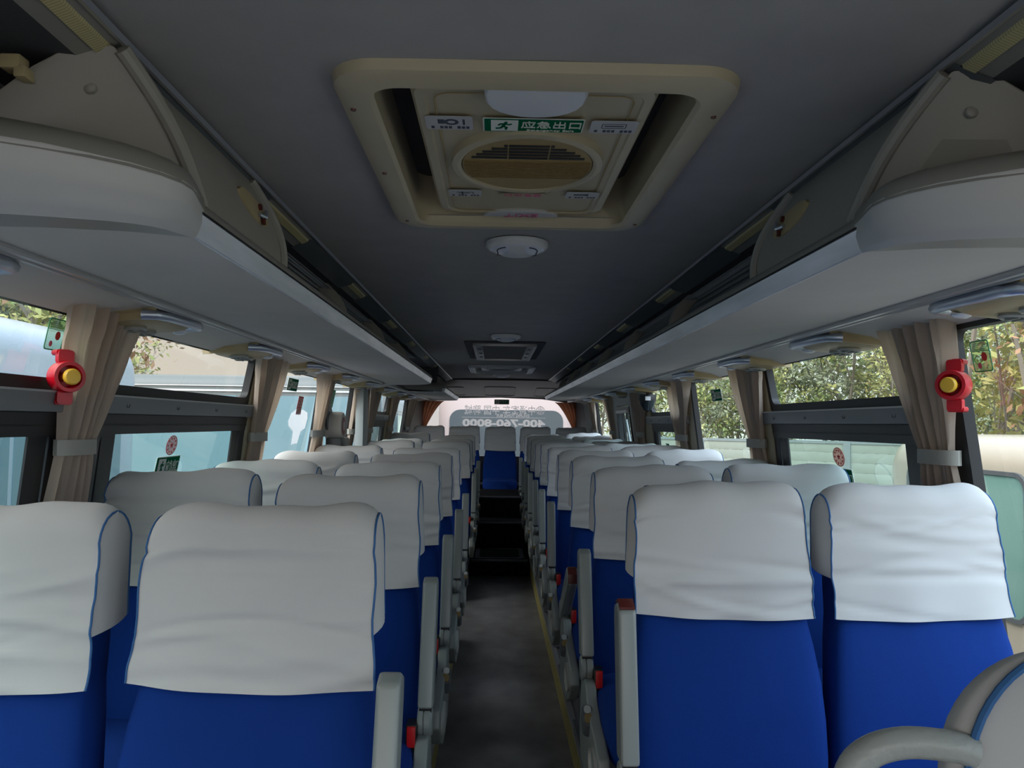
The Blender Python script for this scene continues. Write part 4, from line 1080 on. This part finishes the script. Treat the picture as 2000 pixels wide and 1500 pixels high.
def coach(name, label, loc, rz, Lh, W_, Ht, body, win, rt=.22, er=.35, winz=(1.35, 2.55), nwin=6, gap=.06, ws=True, mirror=False, glassm=None, lift=.35, gutter=True):
    r = tag(empty(name, loc, rz), label, 'bus')
    b = MB(); ys = []; n_ = 7
    st = []
    for i in range(n_): a = math.pi/2*i/(n_-1); st.append((-Lh/2+er*(1-math.sin(a)), 1-.13*(1-math.cos(math.pi/2-a)) if False else 1-.12*(1-math.sin(a)), er*.5*(1-math.sin(a))))
    st = [(-Lh/2+er*(1-math.cos(math.pi/2*(1-i/(n_-1)))), (1-math.sin(math.pi/2*(1-i/(n_-1))))) for i in range(n_)]
    rings = []
    full = []
    for i in range(n_):
        a = math.pi/2*i/(n_-1); full.append((-Lh/2+er*(1-math.cos(math.pi/2-a))if False else -Lh/2+er*(1-math.sin(a)), 1-math.cos(a)))
    # full[i]: y from -L/2+er to -L/2 with growing inset
    for y, ins in [(q[0], q[1]) for q in full][::-1]:
        rings.append((y, ins))
    seq = rings+[(-y, ins) for y, ins in rings[::-1]]
    vs = []; n = None
    for y, ins in seq:
        s_ = section(W_/2-ins*er*.8, lift+ins*.1, Ht-ins*er*.9, rt); n = len(s_); vs += [(p[0], y, p[1]) for p in s_]
    fs = [(k*n+i, k*n+(i+1) % n, (k+1)*n+(i+1) % n, (k+1)*n+i) for k in range(len(seq)-1) for i in range(n)]+[tuple(range(n))[::-1], tuple(range((len(seq)-1)*n, len(seq)*n))]
    b.add(vs, fs, body); b.build('body', r, smooth=50)
    gm = glassm or win
    wl = (Lh-2*er-.2)/nwin
    for sx in (-1, 1):
        for i in range(nwin):
            y = -Lh/2+er+.1+i*wl; w2 = MB(); w2.prism(rrect(y+gap/2, y+wl-gap/2, winz[0], winz[1], .10 if gap > .1 else .03, 4), *sorted((sx*(W_/2-.01), sx*(W_/2+.008))), 'x', gm); wo = w2.build('side_window', r)
            if gap > .1:
                w2 = MB(); frame_ring(w2, rrect(y+gap/2-.03, y+wl-gap/2+.03, winz[0]-.03, winz[1]+.03, .12, 4), rrect(y+gap/2, y+wl-gap/2, winz[0], winz[1], .10, 4), *sorted((sx*(W_/2-.01), sx*(W_/2+.02))), 'x', M_armd); w2.build('window_seal', wo)
        if gutter: e = MB(); e.box(*sorted((sx*(W_/2-.01), sx*(W_/2+.02))), -Lh/2+er, Lh/2-er, winz[1]+.06, winz[1]+.09, M_alu); e.box(*sorted((sx*(W_/2-.01), sx*(W_/2+.02))), -Lh/2+er, Lh/2-er, winz[1]+.14, winz[1]+.155, M_alu); e.build('gutter', r)
        for y in (-Lh/2*.62, Lh/2*.58):
            e = MB(); e.lathe([(0, .12), (.25, .12), (.48, .10), (.5, .05), (.5, -.1), (0, -.1)], M_blk2, 28, basis((0, sx, 0), (0, 0, 1), (sx*(W_/2-.08), y, .5))); e.build('wheel', r)
    if ws:
        for sy in (-1, 1):
            e = MB(); e.prism(rrect(-W_/2+.22, W_/2-.22, winz[0]-.1, winz[1]+.1, .2, 5), *sorted((sy*(Lh/2-.02), sy*(Lh/2+.012))), 'y', win); e.build('windshield', r)
    return r
coach('parked_coach', 'white coach with rounded roof end parked close beyond the left windows', (-4.85, 1.6, GZ), 0, 13.2, 2.5, 3.17, M_cw, M_cwin, rt=.30, er=.5, winz=(1.4, 2.52), nwin=7)
rb = coach('parked_coach', 'dusty grey coach parked crosswise behind the white one at the left', (-7.6, 13.5, GZ), math.radians(90), 11.5, 2.5, 3.10, M_cg, M_cwin, rt=.2, er=.25, winz=(1.5, 2.78), nwin=6)
e = MB(); e.lathe([(0, .16), (.08, .13), (.13, .04), (.15, 0)], M_cg, 20, Matrix.Translation((.3, -.5, 3.1))); e.box(.2, .4, -.9, -.62, 3.15, 3.19, M_armd); e.build('roof_vent', rb)
coach('parked_coach', 'pale green-glazed coach parked beyond the rear left windows', (-4.4, 22.0, GZ), 0, 14, 2.5, 3.2, M_cw, M_cwing, rt=.25, er=.4, winz=(1.3, 2.6), nwin=7)
rb = coach('parked_coach', 'white coach facing the rear window with a grey-blue windshield', (.15, 20.2, GZ), 0, 11, 2.55, 3.45, mat('coach_blush', (.40, .34, .32), .4), mat('coach_shield', (.06, .075, .08), .5, spec=.2), rt=.35, er=.35, winz=(1.3, 2.55), nwin=6)
# cream minibus right beside the right windows
rv = coach('minibus', 'cream minibus with green tinted windows standing close beyond the right windows', (4.50, 4.35, GZ), math.radians(0), 6.0, 2.0, 2.36, M_cc, M_cwing, rt=.26, er=.45, winz=(1.12, 2.08), nwin=3, gap=.16, gutter=False, lift=.3)
e = MB(); e.prism(rrect(-.05, .05, -.02, .02, .018, 4), -.02, .02, 'x', M_cc, Matrix.Translation((-1.0, .35, 2.12))); e.build('roof_lamp', rv, bevel=.004)
e = MB(); e.box(-1.12, -1.04, .0, .16, 1.15, 1.45, M_armd); e.tube([(-1.08, .08, 1.15), (-1.0, .1, 1.0)], .015, M_armd); e.build('mirror', rv, bevel=.02)
# fence
M_fence = mat('pale_green_board', (.30, .34, .29), .7, noise_amt=.12, noise_scale=1.5)
M_post = mat('fence_post_grey', (.20, .24, .24), .6)
A, B_ = Vector((3.2, 33.0)), Vector((26.0, 12.0)); dv = (B_-A); Lf = dv.length; ang = math.atan2(dv.y, dv.x)
rf = tag(empty('fence', (A.x, A.y, GZ), ang), 'pale green horizontal board fence with grey posts beyond the right windows', 'fence')
nb = 6; bh = 1.9/nb
for k in range(nb):
    e = MB(); e.box(0, Lf, -.02, .02, k*bh+.004, (k+1)*bh-.004, M_fence); e.build('board', rf, bevel=.006)
e = MB(); e.box(0, Lf, -.05, .05, 1.88, 1.97, M_post); e.build('top_rail', rf)
k = 0; xq = 0.6
while xq < Lf:
    e = MB(); e.box(xq, xq+.22, -.06-.03, .05, 0, 1.95, M_post); e.build('post', rf); xq += 2.6
# hill
M_hill = mat('hazy_hill', (.22, .25, .17), .95, noise_amt=.6, noise_scale=.08, col2=(.34, .33, .30))
b = MB()
def hill(u, v):
    x = lerp(-20, 260, u); y = lerp(90, 330, v); p = Vector((x*.02, y*.02, 3)); 
    hgt = 24*math.exp(-((x-88)/38)**2-((y-185)/45)**2)+13*math.exp(-((x-150)/50)**2-((y-190)/50)**2)+11*math.exp(-((x-45)/30)**2-((y-180)/40)**2)
    return (x, y, GZ-.3+hgt*(1+.35*noise.noise(p*2.2))+1.2*noise.noise(p*9))
b.grid(hill, 90, 60, M_hill); tag(b.build('hill', smooth=80), 'hazy wooded hill rising behind the trees on the right', 'hill')
# trees
M_bark = mat('grey_bark', (.24, .21, .175), .9)
LEAFM = [mat('leaf_green', (.19, .25, .085), .8), mat('leaf_olive', (.33, .34, .12), .8), mat('leaf_yellow', (.50, .45, .18), .8), mat('leaf_grey', (.25, .29, .18), .8), mat('leaf_rust', (.36, .20, .11), .8)]
def tree_meshes(seed, ht, spread, nleaf, leaf=.09, mats=(0, 1, 2), bare=.3):
    rnd = random.Random(seed); tr = MB(); tips = []
    def branch(p, d, ln, r_, lev):
        pts = [p]; q = p.copy(); dd = d.copy(); k = 4
        for i in range(k):
            dd = (dd+Vector((rnd.uniform(-.18, .18), rnd.uniform(-.18, .18), rnd.uniform(-.02, .12)))).normalized(); q = q+dd*ln/k; pts.append(q.copy())
        tr.tube(pts, [r_*(1-.6*i/k) for i in range(k+1)], M_bark, 5 if lev < 2 else 3, cap=False)
        if lev >= 1: tips.extend(pts[1:])
        if lev < 3:
            for i in range((4, 4, 3)[lev]):
                s_ = pts[rnd.randint(1, k)]; a = rnd.uniform(0, 6.283); e_ = rnd.uniform(.35, .9)
                nd = (dd*(1-e_*.5)+Vector((math.cos(a), math.sin(a), rnd.uniform(0, .5)))*e_*spread).normalized()
                branch(s_.copy(), nd, ln*rnd.uniform(.42, .62), r_*.45, lev+1)
    for s_ in range(3):
        branch(Vector((rnd.uniform(-.5, .5), rnd.uniform(-.5, .5), 0)), Vector((rnd.uniform(-.15, .15), rnd.uniform(-.15, .15), 1)).normalized(), ht*rnd.uniform(.7, 1), ht*.012, 0)
    lf = MB(); ms = [LEAFM[i] for i in mats]
    for i in range(nleaf):
        c = rnd.choice(tips)+Vector((rnd.gauss(0, .22), rnd.gauss(0, .22), rnd.gauss(0, .22)))
        a = Vector((rnd.uniform(-1, 1), rnd.uniform(-1, 1), rnd.uniform(-1, 1))).normalized(); bq = a.orthogonal().normalized(); s2 = leaf*rnd.uniform(.6, 1.4)
        tpe = bq*s2*.42
        lf.add([c-a*s2, c+tpe, c+a*s2, c-tpe], [(0, 1, 2, 3)], ms[min(len(ms)-1, int(abs(noise.noise(c*.6))*len(ms)*2.2))])
    return tr.mesh('trunk', smooth=60, clean=False), lf.mesh('foliage', smooth=0, clean=False)
TV = [tree_meshes(1, 5.6, 1.0, 5200, .11, (0, 1, 3)), tree_meshes(2, 6.4, .9, 4200, .10, (1, 2, 1)), tree_meshes(5, 5.2, 1.1, 4800, .10, (3, 1, 0)), tree_meshes(9, 6.6, .8, 2300, .10, (1, 2, 4))]
def tree(v, x, y, s_, rz, label, group):
    t = tag(empty('tree', (x, y, GZ), rz), label, 'tree', group); t.scale = (s_, s_, s_)
    obj('trunk', TV[v][0], t); obj('foliage', TV[v][1], t)
rnd = random.Random(77)
dirn = dv.normalized(); nrm = Vector((-dirn.y, dirn.x))
k = 0
for rw, (off, s0) in enumerate(((1.6, .78), (5.5, 1.0), (11, 1.3))):
    for i in range(11):
        p = A+dirn*(-2+i*(Lf+6)/10.5+rnd.uniform(-.8, .8))+nrm*(off+rnd.uniform(-1, 1))
        tree((k*7+rw) % 3, p.x, p.y, s0*rnd.uniform(.85, 1.1), rnd.uniform(0, 6.28), 'leafy olive-green tree in the thicket behind the board fence', 'trees behind the fence on the right'); k += 1
for i, (x, y, s_, v) in enumerate(((9.2, 12.2, .95, 3), (11.2, 13.4, 1.05, 3), (10.4, 16.5, 1.1, 1), (13.5, 15.0, 1.2, 3), (8.6, 9.6, .9, 3), (12.4, 11.0, 1.1, 1))):
    tree(v, x, y, s_, i*1.3, 'thin autumn tree with sparse yellow leaves close beyond the first right window', 'sparse trees by the first right window')
for i, (x, y, s_, v) in enumerate(((-10.2, 17.4, 1.1, 3), (-11.6, 17.9, 1.2, 2), (-10.9, 19.4, 1.15, 3), (-12.6, 20.2, 1.3, 3), (-13.4, 18.2, 1.2, 2), (-11.9, 21.8, 1.4, 3), (-8.3, 18.4, .62, 3))):
    tree(v, x, y, s_, i*1.7, 'tall grey-green tree rising above the white coach at the left', 'trees above the white coach on the left')
